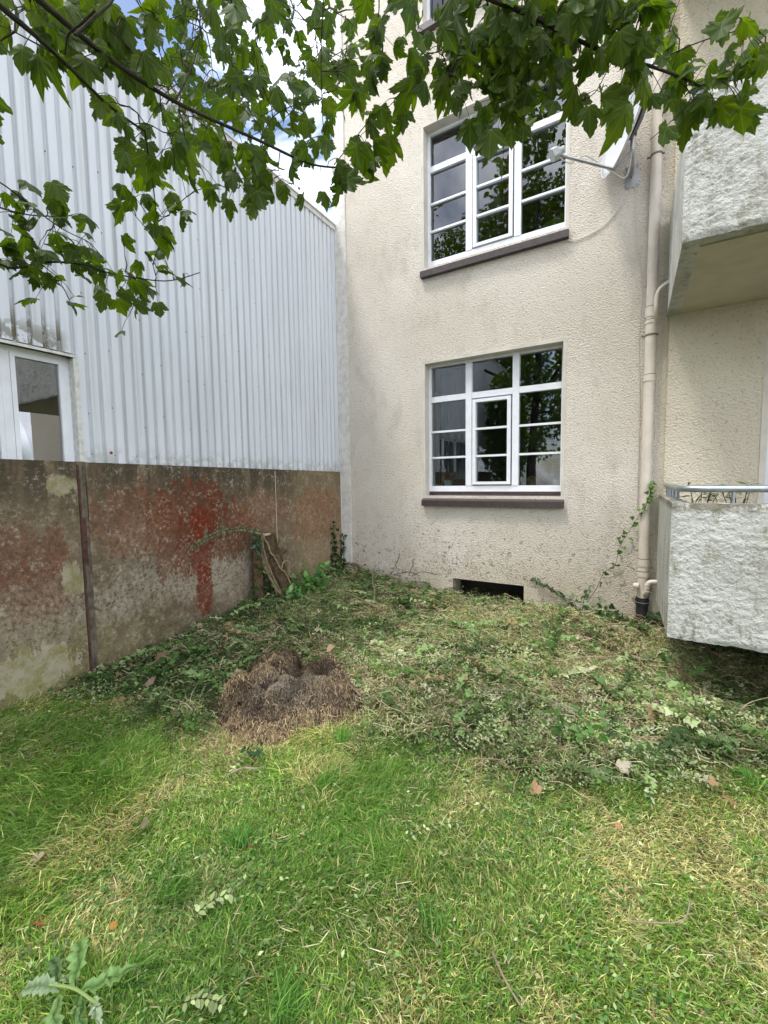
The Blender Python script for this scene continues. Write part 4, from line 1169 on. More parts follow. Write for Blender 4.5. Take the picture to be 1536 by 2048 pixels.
# heap of cut shrub sprigs
def sprigs(n, x, y, length, leaf, cols, stemcol, zl, nl=12, tmpl=LEAF_S, up=.25, gap=1.):
    parts = []
    yaw = rng.uniform(0, 6.28, n); el = rng.normal(.12, up, n); bend = rng.normal(0, .7, n); z = gz(x, y) + zl
    t = np.linspace(.04, 1, nl)
    ang = yaw[:, None] + bend[:, None] * t[None]
    stepx = np.cos(ang) * (length / nl)[:, None]; stepy = np.sin(ang) * (length / nl)[:, None]
    px = x[:, None] + np.cumsum(stepx, 1); py = y[:, None] + np.cumsum(stepy, 1)
    arch = np.sin(el)[:, None] * length[:, None] * (t[None] - .75 * t[None] ** 2)
    pz = np.maximum(z[:, None] + arch, gz(px, py) + .006)
    py = np.minimum(py, WY - .03); px = np.maximum(px, -3.56)
    pos = np.stack([px, py, pz], -1)
    for side in (1, -1):
        a = ang + side * rng.normal(1.0, .25, ang.shape)
        m_ = a.size
        R_ = rots(a.ravel() - math.pi / 2, rng.normal(.15, .4, m_), rng.normal(0, .6, m_))
        sz = (leaf[:, None] * (1.1 - .5 * np.abs(t[None] - .45)) * rng.uniform(.7, 1.15, ang.shape)).ravel()
        cc = np.minimum(np.repeat(cols, nl, 0) * rng.uniform(.8, 1.2, (m_, 1)), .52)
        parts.append(spread(tmpl[0], tmpl[1], pos.reshape(-1, 3), R_, sz, cc))
    # stems as thin three-sided strips
    w = .0011
    V0 = pos - np.array([0, 0, w]); V1 = pos + np.array([0, 0, w * .8]); V = np.stack([V0, V1], 2).reshape(-1, 3)
    idx = (np.arange(n)[:, None] * nl + np.arange(nl - 1)[None]).ravel() * 2
    Fs = np.concatenate([np.stack([idx, idx + 2, idx + 3], -1), np.stack([idx, idx + 3, idx + 1], -1)])
    parts.append((V, Fs, np.repeat(stemcol, nl * 2, 0)))
    return cat3(parts)
x, y = rnd_pts(60000, -3.5, 1.6, 1.4, 4.85)
lw = litter_w(x, y); mr = mound_r(x, y)
k = (rng.random(len(x)) < lw * np.clip(2.3 / y, .3, 1)) & (mr > 1.04) & (x > -3.52); x, y = x[k][:9500], y[k][:9500]; n = len(x)
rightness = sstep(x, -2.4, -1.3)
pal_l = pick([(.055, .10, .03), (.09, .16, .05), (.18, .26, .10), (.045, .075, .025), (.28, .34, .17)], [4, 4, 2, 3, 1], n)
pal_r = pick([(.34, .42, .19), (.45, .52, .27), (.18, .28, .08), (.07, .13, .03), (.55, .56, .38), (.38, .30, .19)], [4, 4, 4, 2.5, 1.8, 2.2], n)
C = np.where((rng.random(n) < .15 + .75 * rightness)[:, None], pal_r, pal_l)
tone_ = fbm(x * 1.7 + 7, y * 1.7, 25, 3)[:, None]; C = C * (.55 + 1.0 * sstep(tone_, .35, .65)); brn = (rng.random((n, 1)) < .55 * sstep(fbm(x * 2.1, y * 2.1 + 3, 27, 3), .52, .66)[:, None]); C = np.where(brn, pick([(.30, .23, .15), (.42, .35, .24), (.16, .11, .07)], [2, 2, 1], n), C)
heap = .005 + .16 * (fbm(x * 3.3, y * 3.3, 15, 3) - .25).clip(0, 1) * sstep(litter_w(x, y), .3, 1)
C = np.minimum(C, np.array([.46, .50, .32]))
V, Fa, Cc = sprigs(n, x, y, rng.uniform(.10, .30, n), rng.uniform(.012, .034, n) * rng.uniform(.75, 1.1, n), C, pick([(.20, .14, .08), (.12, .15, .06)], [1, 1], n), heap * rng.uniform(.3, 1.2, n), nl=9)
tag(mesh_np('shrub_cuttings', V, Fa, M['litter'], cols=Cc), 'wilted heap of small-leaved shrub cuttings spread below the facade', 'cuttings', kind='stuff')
# broader dark leaves (ivy, bramble) in the shaded left part and by the wall
x, y = rnd_pts(40000, -3.55, 1.6, 1.0, 4.85)
k = (rng.random(len(x)) < litter_w(x, y) * (.04 + .8 * sstep(-x, 1.9, 2.8) * sstep(3.6 - y, 0, 1.2) + .5 * sstep(y, 4.1, 4.7) + 0.2 * sstep(x, .0, .6))) & (mound_r(x, y) > 1.05)
x, y = x[k][:8500], y[k][:8500]; n = len(x)
leaves_on_ground('ivy_litter', IVY, x, y, rng.uniform(.02, .045, n), pick([(.045, .095, .03), (.07, .145, .04), (.12, .21, .06), (.22, .29, .13), (.26, .18, .11)], [4, 4, 3, 1, 1], n),
                 'dark ivy leaves lying along the foot of the walls', 'leaves', (.01, .07), .45, .5, 'leafy')
# larger wilted vine trails thrown on top
x, y = rnd_pts(20000, -3.4, 1.6, 1.6, 4.8); k = (rng.random(len(x)) < litter_w(x, y)) & (mound_r(x, y) > 1.15); x, y = x[k][:300], y[k][:300]; n = len(x)
V, Fa, Cc = sprigs(n, x, y, rng.uniform(.25, .60, n), rng.uniform(.028, .052, n), pick([(.10, .18, .05), (.20, .30, .12), (.34, .42, .22), (.05, .09, .03), (.30, .22, .13)], [4, 3, 2, 3, 1], n), pick([(.34, .26, .16), (.22, .24, .10)], [1, 1], n), .03 + .05 * rng.random(n), nl=11, tmpl=IVY, up=.3)
tag(mesh_np('vine_cuttings', V, Fa, M['leafy'], cols=Cc), 'trailing cut vines with broad wilted leaves on top of the heap', 'cuttings', kind='stuff')
x, y = rnd_pts(60000, -3.4, 1.7, 1.5, 4.8); k = (rng.random(len(x)) < litter_w(x, y) * .8 * sstep(fbm(x * 2.7, y * 2.7, 19, 3), .42, .6)) & (mound_r(x, y) > 1.1) & (y < 4.8); x, y = x[k][:17000], y[k][:17000]; n = len(x)
blades('pulled_grass', x, y, rng.uniform(.04, .17, n), rng.uniform(.002, .0048, n), pick([(.58, .52, .34), (.44, .45, .22), (.26, .33, .11), (.46, .36, .23)], [4, 3, 2, 3], n), .35, 'long pale pulled grass stems lying over the heap of cuttings', z0=gz(x, y) + .02 + .06 * fbm(x * 3.3, y * 3.3, 15, 3), dirn=rng.uniform(0, 6.28, n))
# woody debris
def twig_batch(n, x, y, L, r, cols, zl):
    yaw = rng.uniform(0, 6.28, n); el = rng.normal(.03, .12, n); K = 5; t = np.linspace(0, 1, K)
    ang = yaw[:, None] + rng.normal(0, .35, (n, 1)) * t
    px = x[:, None] + np.cumsum(np.cos(ang), 1) * (L / K)[:, None]; py = y[:, None] + np.cumsum(np.sin(ang), 1) * (L / K)[:, None]
    py = np.minimum(py, WY - .02); px = np.maximum(px, -3.56)
    pz = gz(px, py) + zl[:, None] + np.sin(el)[:, None] * L[:, None] * t + .01 * rng.normal(0, 1, (n, K)) * L[:, None] * 4
    pos = np.stack([px, py, pz], -1)
    sd = np.stack([-np.sin(ang), np.cos(ang), np.zeros_like(ang)], -1) * r[:, None, None]; upv = np.array([0, 0, 1.]) * r[:, None, None] * 1.2
    ring = np.stack([pos + sd, pos + upv, pos - sd, pos - upv], 2)      # n,K,4,3
    V = ring.reshape(-1, 3); base = (np.arange(n)[:, None] * K + np.arange(K - 1)[None]).ravel() * 4; Fs = []
    for q in range(4):
        a, b_ = base + q, base + (q + 1) % 4; Fs += [np.stack([a, b_, b_ + 4], -1), np.stack([a, b_ + 4, a + 4], -1)]
    return V, np.concatenate(Fs), np.repeat(cols, K * 4, 0)
x, y = rnd_pts(20000, -3.5, 1.6, 1.7, 4.8); k = (rng.random(len(x)) < litter_w(x, y) * (.35 + .6 * sstep(y, 3.9, 4.6))) & (mound_r(x, y) > 1.0); x, y = x[k][:4600], y[k][:4600]; n = len(x)
V, Fa, Cc = twig_batch(n, x, y, rng.uniform(.04, .26, n), rng.uniform(.0010, .0028, n), pick([(.36, .26, .17), (.50, .41, .29), (.20, .13, .08), (.46, .42, .26)], [3, 3, 2, 2], n), rng.uniform(.02, .085, n))
tag(mesh_np('twig_litter', V, Fa, M['fibre'], cols=Cc), 'thin brown twigs tangled through the cuttings', 'twigs', kind='stuff')

# ------------------------------------------------------------------ mound of matted roots and hay
_r = np.random.default_rng(5); LUMPS = []
for q in range(38):
    a_, b_ = _r.uniform(0, 6.28), _r.random() ** .5 * .40
    lx, ly = MC[0] + b_ * math.cos(a_), MC[1] + b_ * math.sin(a_)
    back = (ly - MC[1]) * .866 - (lx - MC[0]) * .5
    LUMPS.append((lx, ly, _r.uniform(.07, .14), _r.uniform(.05, .10) + .035 * float(sstep(back, -.30, .15)) - .05 * float(sstep(-back, .10, .30))))
def mound_h(x, y):
    e = sstep(1.12 - mound_r(x, y), 0, .45); h = .07 * e ** .8
    L_ = np.zeros_like(x)
    for cx_, cy_, r_, hh in LUMPS:
        d = np.sqrt((x - cx_) ** 2 + (y - cy_) ** 2) / r_ + .55 * (fbm(x * 10 + cx_ * 9, y * 10, 13, 4) - .5)
        L_ = np.maximum(L_, hh * np.clip(1 - d ** 2.4, 0, 1) ** .6)
    return h + L_ * e ** .3 * (.85 + .9 * fbm(x * 5, y * 5, 3, 3)) + .032 * fbm(x * 19, y * 19, 29, 4) * e - .018
mound = empty('hay_mound', (MC[0], MC[1], 0), 'knee-low mound of brown matted roots and dry hay on the lawn', 'mound')
g1 = np.linspace(-.85, .85, 190); A, B = np.meshgrid(g1, g1); mxx = MC[0] + A; myy = MC[1] + B
H = mound_h(mxx, myy); V = np.stack([mxx, myy, gz(mxx, myy) + H], -1).reshape(-1, 3)
i, j = np.meshgrid(np.arange(189), np.arange(189)); i = i.ravel(); j = j.ravel(); W = 190
Fq = np.stack([j * W + i, j * W + i + 1, (j + 1) * W + i + 1, (j + 1) * W + i], -1)
kp = (mound_r(mxx, myy) < 1.15).ravel(); Fq = Fq[kp[Fq].all(1)]
def mound_mat():
    t = NT('matted_roots')
    n = t.noise(7, 5, .65); f = t.noise(60, 5, .75, dist=1.5); g = t.noise(3.5, 4)
    c = t.mix(t.ramp(n, .4, .62), (.06, .045, .032), (.11, .085, .065))
    c = t.mix(t.ramp(f, .48, .66), c, (.22, .17, .11)); c = t.mix(t.ramp(f, .5, .35), c, (.035, .025, .018))
    t.bump(f, 1.0, .02); return t.fin(c, .95, spec=.1)
mo = mesh_np('root_mat', V, Fq, mound_mat(), mound, smooth=True, fsize=4)
n = 40000
x = MC[0] + rng.uniform(-.85, .85, n * 2); y = MC[1] + rng.uniform(-.85, .85, n * 2); mr = mound_r(x, y); k = rng.random(n * 2) < np.maximum(sstep(1.22 - mr, 0, .3), .35 * sstep(1.6 - mr, 0, .4)) * np.where(mr < .8, .08 + .92 * sstep(mound_h(x, y), .085, .15), 1); x, y, mr = x[k][:n], y[k][:n], mr[k][:n]; n = len(x)
L = rng.uniform(.015, .055, n); yaw = rng.uniform(0, 6.28, n); bend = rng.normal(0, 1.3, n); K = 4; t = np.linspace(0, 1, K)
ang = yaw[:, None] + bend[:, None] * t; px = x[:, None] + np.cumsum(np.cos(ang), 1) * (L / K)[:, None]; py = y[:, None] + np.cumsum(np.sin(ang), 1) * (L / K)[:, None]
zb_ = gz(px, py) + np.maximum(mound_h(px, py), 0); pz = zb_[:, :1] + np.clip(zb_ - zb_[:, :1], -.012, .02) + rng.uniform(.000, .010, (n, 1)) + rng.uniform(0, .014, (n, K)) * np.array([0, 1, 1, .3])
pos = np.stack([px, py, pz], -1); w = rng.uniform(.0006, .0013, n)
sd = np.stack([-np.sin(ang), np.cos(ang), rng.normal(0, .5, ang.shape)], -1) * w[:, None, None]
V = np.stack([pos + sd, pos - sd], 2).reshape(-1, 3); idx = (np.arange(n)[:, None] * K + np.arange(K - 1)[None]).ravel() * 2
Fs = np.concatenate([np.stack([idx, idx + 2, idx + 3], -1), np.stack([idx, idx + 3, idx + 1], -1)])
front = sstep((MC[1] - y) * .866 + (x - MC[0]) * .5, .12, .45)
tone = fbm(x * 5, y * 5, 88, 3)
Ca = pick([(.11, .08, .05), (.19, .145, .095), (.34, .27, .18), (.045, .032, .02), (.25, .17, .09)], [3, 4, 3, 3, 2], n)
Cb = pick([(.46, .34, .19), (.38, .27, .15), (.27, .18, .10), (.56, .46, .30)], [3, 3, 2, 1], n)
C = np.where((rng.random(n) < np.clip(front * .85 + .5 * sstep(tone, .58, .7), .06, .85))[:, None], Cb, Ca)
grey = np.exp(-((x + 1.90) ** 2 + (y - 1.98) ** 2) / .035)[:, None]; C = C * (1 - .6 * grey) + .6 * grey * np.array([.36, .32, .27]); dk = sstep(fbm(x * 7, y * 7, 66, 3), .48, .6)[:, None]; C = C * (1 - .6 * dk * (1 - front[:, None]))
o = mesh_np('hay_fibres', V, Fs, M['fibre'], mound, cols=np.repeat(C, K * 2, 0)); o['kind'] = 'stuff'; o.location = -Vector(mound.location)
mo.location = -Vector(mound.location)

# ------------------------------------------------------------------ stump at the wall
st = empty('tree_stump', (-3.42, 3.3, .1), 'cut shrub stump wrapped in twisted vines leaning against the concrete wall', 'stump')
b = MB(); b.tube(crom([(-3.46, 3.17, 0), (-3.47, 3.17, .35), (-3.47, 3.18, .7), (-3.46, 3.19, .95)], 5), [.075, .07, .066, .064, .062, .06, .058, .057, .056, .055, .054, .054, .053, .052, .05, .046], 12, jit=.25)
b.build('trunk', M['stump'], st, True)
tr2 = crom([(-3.36, 3.62, 0), (-3.38, 3.50, .25), (-3.40, 3.38, .5), (-3.42, 3.30, .75), (-3.42, 3.27, .93)], 5)
b = MB(); b.tube(tr2, np.linspace(.125, .075, len(tr2)), 12, jit=.35); b.build('trunk', M['stump'], st, True)
b = MB(); b.tube([(-3.42, 3.268, .925), (-3.42, 3.266, .936)], .046, 12); b.tube([(-3.46, 3.19, .946), (-3.46, 3.19, .954)], .034, 12); b.build('cut_face', M['cutwood'], st)
for q in range(20):
    ph = random.uniform(0, 6.28); tw_ = random.uniform(-2.5, 2.5); rad = random.uniform(.09, .13); pts = []
    s0 = random.uniform(0, .35)
    for s in np.linspace(s0, 1, 12):
        c = np.array(tr2[min(int(s * (len(tr2) - 1)), len(tr2) - 1)]); a = ph + tw_ * s
        pts.append(c + np.array([math.cos(a) * rad * (1.2 - .4 * s), math.sin(a) * rad * (1.2 - .4 * s), rng.normal(0, .01)]))
    b = MB(); b.tube(crom(pts, 3), random.uniform(.005, .013), 6, jit=.25); b.build('vine', M['stump_pale' if q % 3 else 'stump'], st, True)
b = MB(); b.tube(crom([(-3.34, 3.40, .48), (-3.31, 3.37, .56), (-3.32, 3.43, .62), (-3.33, 3.50, .58), (-3.33, 3.50, .50), (-3.31, 3.56, .42), (-3.30, 3.62, .34)], 5), .010, 8); b.build('vine', M['stump_pale'], st, True)
b = MB(); b.tube([(-3.40, 3.36, .66), (-3.36, 3.43, .72), (-3.34, 3.46, .75)], [.03, .032, .03], 10, jit=.3); b.build('side_stub', M['stump'], st, True)
b = MB(); b.tube([(-3.36, 3.45, .725), (-3.33, 3.48, .76)], [.034, .030], 10, jit=.2); b.build('stub_end', M['pipe_dark'], st)
for q in range(5):
    a = random.uniform(-1, 1); b = MB(); b.tube(crom([(-3.44, 3.22 + .02 * q, .9), (-3.42, 3.26 + .05 * q, .93 - .05 * q), (-3.40, 3.34 + .06 * q, .80 - .10 * q)], 4), .004, 5); b.build('vine', M['stump_pale'], st, True)

def leafy(name, label, cat_, stems, tmpl, size, cols, w, mat='leafy', stem_r=.003, per=.02, spreadv=.02, loc=None, stemmat='twig', two_row=False, group=None, flatn=None, keep=1.):
    """plant: stem tubes and leaves set along them"""
    root = empty(name, loc or tuple(stems[0][0]), label, cat_, group)
    P_, T_ = [], []
    for pts in stems:
        C = crom(pts, 6); b = MB(); b.tube(C, np.linspace(stem_r, stem_r * .5, len(C)), 5); b.build('stem', M[stemmat], root, True)
        C = np.array(C); seg = np.linalg.norm(np.diff(C, axis=0), axis=1); s = np.concatenate([[0], np.cumsum(seg)])
        for q in np.arange(per, s[-1], per):
            if random.random() > keep: continue
            k_ = np.searchsorted(s, q) - 1; f = (q - s[k_]) / max(seg[k_], 1e-6); P_.append(C[k_] * (1 - f) + C[k_ + 1] * f); T_.append(C[k_ + 1] - C[k_])
    P_ = np.array(P_); T_ = np.array(T_); T_ /= np.linalg.norm(T_, axis=1)[:, None]; n = len(P_)
    sets = []
    for sgn in (1, -1):
        up_ = np.array([0, 0, 1.]) if flatn is None else np.array(flatn, float)
        sd = np.cross(T_, up_); sd /= np.maximum(np.linalg.norm(sd, axis=1), 1e-3)[:, None]
        jit = .25 if two_row else .7
        t_ = sd * sgn + T_ * .5 + rng.normal(0, jit, (n, 3)); nn = up_ + rng.normal(0, jit * .9, (n, 3))
        sets.append(spread(tmpl[0], tmpl[1], P_ + rng.normal(0, spreadv, (n, 3)) * (0 if two_row else 1), frame(t_, nn), size * rng.uniform(.7, 1.2, n), pick(cols, w, n)))
    V, Fa, Cc = cat3(sets); lo = mesh_np('leaf_cluster', V, Fa, M[mat], root, cols=Cc)
    lo['kind'] = 'stuff'
    return root
GR = [(.05, .11, .03), (.08, .16, .045), (.13, .21, .08), (.20, .27, .14)]
# arching sprig left of the stump
leafy('arching_sprig', 'long arching sprig with two rows of small leaves reaching left from the stump', 'sprig',
      [[(-3.43, 3.22, .96), (-3.46, 3.0, 1.02), (-3.48, 2.75, 1.02), (-3.5, 2.55, .96), (-3.5, 2.42, .90)]], LEAF_S, .035, [(.10, .13, .06), (.16, .19, .10)], [1, 1], two_row=True, per=.016, flatn=(1, 0, .5))
leafy('blue_green_sprig', 'blue-green leafy shoot hanging at the left side of the stump top', 'shoot',
      [[(-3.43, 3.16, .93), (-3.38, 3.08, .90), (-3.36, 3.02, .80)], [(-3.43, 3.14, .9), (-3.37, 3.12, .82), (-3.36, 3.1, .74)]], LEAF_M, .05, [(.07, .13, .08), (.11, .18, .12)], [1, 1], per=.012)
leafy('stump_shrub', 'bright green young shrub sprouting at the right foot of the stump', 'shrub',
      [[(-3.30, 3.58, .1), (-3.2 + .06 * random.uniform(-1, 1), 3.45 + .09 * q, .25 + .05 * (q % 3)), (-3.18 + .1 * random.uniform(-1, 1), 3.36 + .12 * q, .34 + .08 * ((q * 7) % 3))] for q in range(6)],
      LEAF_M, .085, [(.09, .20, .05), (.15, .30, .09), (.24, .38, .17)], [3, 4, 2], per=.013, spreadv=.035)
leafy('stump_ivy', 'dull ivy growing round the left foot of the stump against the wall', 'ivy',
      [[(-3.40 + .03 * (q % 2), 3.02 + .09 * q, .12), (-3.45, 3.05 + .08 * q, .30 + .06 * (q % 3)), (-3.40, 3.10 + .06 * q, .42 + .12 * ((q * 2) % 3))] for q in range(6)],
      IVY, .05, [(.05, .10, .03), (.09, .16, .05), (.16, .22, .09)], [3, 3, 1], per=.03, spreadv=.03)
leafy('corner_ivy', 'ivy climbing the corner where the concrete wall meets the house', 'ivy',
      [[(-3.55, 4.66, .15), (-3.56, 4.70, .4), (-3.56, 4.66, .65), (-3.56, 4.64, .92)], [(-3.52, 4.78, .1), (-3.54, 4.84, .4), (-3.56, 4.86, .75)], [(-3.54, 4.60, .12), (-3.56, 4.60, .35), (-3.56, 4.66, .6)]],
      IVY, .055, [(.025, .05, .018), (.04, .08, .025), (.07, .13, .04)], [4, 3, 1], per=.022, spreadv=.025)
leafy('corner_brush', 'tangled green brush in the corner under the climbing ivy', 'brush',
      [[(-3.50 + .12 * q, 4.70 - .05 * (q % 4), .1), (-3.5 + .13 * q, 4.68 - .1 * (q % 3), .32 - .012 * q), (-3.52 + .15 * q, 4.55 - .15 * (q % 3), .36 - .02 * q)] for q in range(7)],
      LEAF_M, .05, [(.04, .08, .02), (.08, .14, .04), (.14, .20, .08), (.20, .26, .12)], [3, 3, 2, 1], per=.02, spreadv=.035)
leafy('climbing_ivy', 'thin ivy shoot climbing from the ground up to the downpipe', 'ivy',
      [[(-.44, 4.83, .08), (-.30, 4.85, .33), (-.225, 4.86, .52), (-.13, 4.87, .60), (-.09, 4.87, .80), (.03, 4.84, 1.05), (.10, 4.77, 1.20), (.15, 4.77, 1.33), (.175, 4.78, 1.47)]],
      IVY, .048, [(.07, .15, .03), (.11, .20, .05), (.05, .10, .02)], [3, 2, 2], per=.07, spreadv=.02, stem_r=.0025, flatn=(0, -1, .2), keep=.5)
leafy('ivy_shoot', 'dense green ivy tip twined round the middle of the downpipe', 'ivy',
      [[(.08, 4.775, 1.12), (.115, 4.77, 1.2), (.14, 4.77, 1.30), (.165, 4.775, 1.42)]], IVY, .038, [(.09, .18, .04), (.13, .24, .06)], [1, 1], per=.024, spreadv=.016, flatn=(0, -1, .2))
leafy('wall_creeper', 'dull creeper lying diagonally on the wall between cellar window and downpipe', 'creeper',
      [[(-.95, 4.87, .38), (-.85, 4.86, .33), (-.72, 4.85, .27), (-.60, 4.84, .20), (-.47, 4.82, .10)]], IVY, .040, [(.08, .12, .06), (.12, .15, .08)], [1, 1], per=.018, spreadv=.014, flatn=(0, -1, .3))
leafy('wall_weed', 'pale green upright weed growing at the wall foot left of the downpipe', 'weed',
      [[(-.42, 4.75, .05), (-.40, 4.80, .25), (-.34, 4.82, .38)], [(-.45, 4.75, .05), (-.50, 4.78, .2), (-.58, 4.8, .26)], [(-.40, 4.75, .05), (-.30, 4.78, .18), (-.22, 4.8, .24)], [(-.35, 4.72, .03), (-.22, 4.76, .12), (-.1, 4.78, .15)]],
      LEAF_M, .065, [(.10, .18, .07), (.17, .25, .13), (.24, .30, .19)], [2, 3, 2], per=.03, spreadv=.015)
leafy('dark_brush', 'dark green brush at the foot of the downpipe under the balcony', 'brush',
      [[(-.25 + .14 * q, 4.70 - .13 * (q % 3), .02), (-.25 + .15 * q, 4.68 - .13 * (q % 3), .12), (-.2 + .16 * q, 4.60 - .17 * (q % 3), .16 + .02 * (q % 2))] for q in range(8)],
      IVY, .055, [(.02, .045, .015), (.035, .07, .02), (.06, .11, .03)], [3, 3, 2], per=.016, spreadv=.04)
leafy('cellar_sprigs', 'wilted leafy sprigs piled in front of the cellar window', 'cuttings',
      [[(-1.85 + .12 * q, 4.70, .05), (-1.8 + .12 * q, 4.78, .09 + .03 * (q % 3)), (-1.68 + .12 * q, 4.85, .10 + .03 * ((q * 5) % 3))] for q in range(7)] + [[(-1.75, 4.85, .1), (-1.82, 4.88, .2), (-1.88, 4.88, .25)]],
      LEAF_S, .032, [(.10, .14, .06), (.18, .22, .11), (.06, .09, .03), (.20, .12, .07)], [3, 2, 2, 1], mat='litter', per=.02, spreadv=.02)
# weeds seen in the lawn and on the heap
for nm, lb, (cx_, cy_), h, sz, cs in (
    ('broadleaf_weed', 'bright broad-leaved weed standing on the front edge of the cuttings heap', (-.25, 2.42), .15, .055, [(.08, .17, .04), (.13, .23, .07)]),
    ('broadleaf_weed', 'dark green leafy weed on the cuttings in front of the corner', (-2.15, 4.05), .10, .06, [(.02, .06, .015), (.04, .09, .02)]),
    ('broadleaf_weed', 'dark green weed clump in the brush next to the rusty wall post', (-3.0, 1.75), .12, .055, [(.03, .08, .02), (.06, .13, .03)]),
    ('broadleaf_weed', 'small light green weed on the lawn left of the hay mound', (-2.22, 1.48), .08, .04, [(.09, .19, .04), (.14, .24, .07)]),
    ('broadleaf_weed', 'round-leaved weed at the front foot of the hay mound', (-1.72, 1.50), .05, .035, [(.04, .10, .05), (.07, .14, .06)]),
    ('broadleaf_weed', 'yellow-green weed on the far side of the hay mound', (-1.60, 2.62), .08, .045, [(.16, .24, .06), (.22, .28, .10)]),
    ('broadleaf_weed', 'glossy weed at the right edge of the lawn below the balcony', (.42, 2.75), .08, .05, [(.06, .14, .04), (.11, .2, .07)])):
    z = float(gz(cx_, cy_)) + .02
    leafy(nm, lb, 'weed', [[(cx_, cy_, z), (cx_ + .5 * h * math.cos(a), cy_ + .5 * h * math.sin(a), z + h * .8), (cx_ + h * math.cos(a) * 1.1, cy_ + h * math.sin(a) * 1.1, z + h)] for a in np.linspace(0, 5.2, 5)],
          LEAF_M, sz, cs, [1, 1], per=.035, spreadv=.012, stem_r=.002, stemmat='twig')

# cut sprigs that lie singly on the lawn
def flat_sprig(u, v, ang, L, leaf, label, n=8, col=((.34, .42, .18), (.42, .47, .24))):
    p = EYE + ray(u, v) * (-1.44 / ray(u, v)[2]); c = Vector(p); d = Vector((math.cos(ang), math.sin(ang), 0)); s = Vector((-d.y, d.x, 0))
    pts = [tuple(c + d * (q - .5) * L + s * (.12 * L * math.sin(q * 3))) for q in np.linspace(0, 1, 5)]
    pts = [(a, b_, float(gz(a, b_)) + .038) for a, b_, _ in pts]
    leafy('cut_sprig', label, 'sprig', [pts], LEAF_M, leaf, list(col), [1, 1], mat='litter', per=L / n, two_row=True, stem_r=.0014, group='cut sprigs lying on the lawn')
flat_sprig(425, 1800, 1.2, .12, .028, 'pale cut sprig with leaflets in pairs lying on the lawn left of centre')
flat_sprig(400, 1995, .5, .12, .026, 'pale cut sprig by the near edge, right of the thistle rosette')
flat_sprig(955, 1570, 2.3, .30, .024, 'pale cut sprig running down from the heap onto the lawn')
flat_sprig(860, 1655, .9, .28, .022, 'long thin pale sprig lying across the dry middle of the lawn')
flat_sprig(690, 1375, 2.2, .32, .024, 'pale leafy sprig lying against the right side of the hay mound')
flat_sprig(655, 1460, 2.0, .24, .020, 'narrow pale sprig standing at the front foot of the hay mound')
flat_sprig(480, 1520, 1.7, .24, .024, 'pale sprig in the grass in front of the hay mound')
# grass tufts
def tuft(u, v, n, L, ang, spread_, label, col=((.11, .26, .04), (.17, .34, .06), (.08, .19, .03))):
    p = EYE + ray(u, v) * (-1.48 / ray(u, v)[2]); x = p[0] + rng.normal(0, .022, n); y = p[1] + rng.normal(0, .022, n)
    o = blades('grass_tuft', x, y, rng.uniform(L * .5, L, n), rng.uniform(.0025, .0045, n), pick(col, [1] * len(col), n), .85, label, kind=None, dirn=rng.normal(ang, spread_, n))
    o['group'] = 'long grass tufts in the lawn'; o['category'] = 'grass tuft'
tuft(640, 1575, 170, .17, .9, .5, 'long bright grass tuft leaning right in front of the hay mound')
tuft(480, 1690, 130, .16, 2.6, .7, 'long bright grass tuft in the lawn left of centre')
tuft(330, 1800, 130, .16, .8, .7, 'darker long grass tuft between two pale sprigs')
tuft(200, 1560, 120, .13, 1.2, 1.0, 'grass tuft in the left lawn below the brush')
tuft(680, 1480, 90, .15, 1.6, .6, 'upright grass tuft at the right front foot of the hay mound')
tuft(560, 2030, 120, .14, 1.6, .9, 'grass tuft at the very near edge of the lawn')
tuft(250, 1960, 100, .15, 1.2, .6, 'long dark grass tuft beside the thistle rosette')
tuft(1500, 1560, 90, .12, 2.0, .8, 'grass tuft at the right edge of the lawn')
tuft(870, 1850, 90, .11, 2.4, .8, 'small grass tuft in the middle of the near lawn')

# thistle rosette in the near left corner
th = empty('thistle_rosette', tuple(EYE + ray(170, 1975) * (-1.48 / ray(170, 1975)[2])), 'pulled-up thistle with long lobed leaves in the near left corner of the lawn', 'thistle')
LT = []
ts = np.linspace(0, 1, 15); V = [(0, t, 0) for t in ts]
for s in (1, -1):
    for q, t in enumerate(ts):
        w_l = .145 * math.sin(math.pi * min(t * .9 + .08, 1)) * (1 + (.35 if q % 2 else -.2)); V.append((s * max(w_l, .004), t + (.02 if q % 2 else 0), .03 + .02 * ((q % 3) - 1)))
Fs = []
for s in range(2):
    o_ = 15 * (s + 1)
    for q in range(14): Fs += [(q, q + 1, o_ + q + 1), (q, o_ + q + 1, o_ + q)]
V = np.array(V); V[:, 2] += .22 * np.sin(V[:, 1] * 3.6) * .5 + .05 * np.sin(V[:, 1] * 17 + V[:, 0] * 9); V[:, 0] += .10 * np.sin(V[:, 1] * 3.0); Fs = np.array(Fs)
c0 = np.array(th.location)
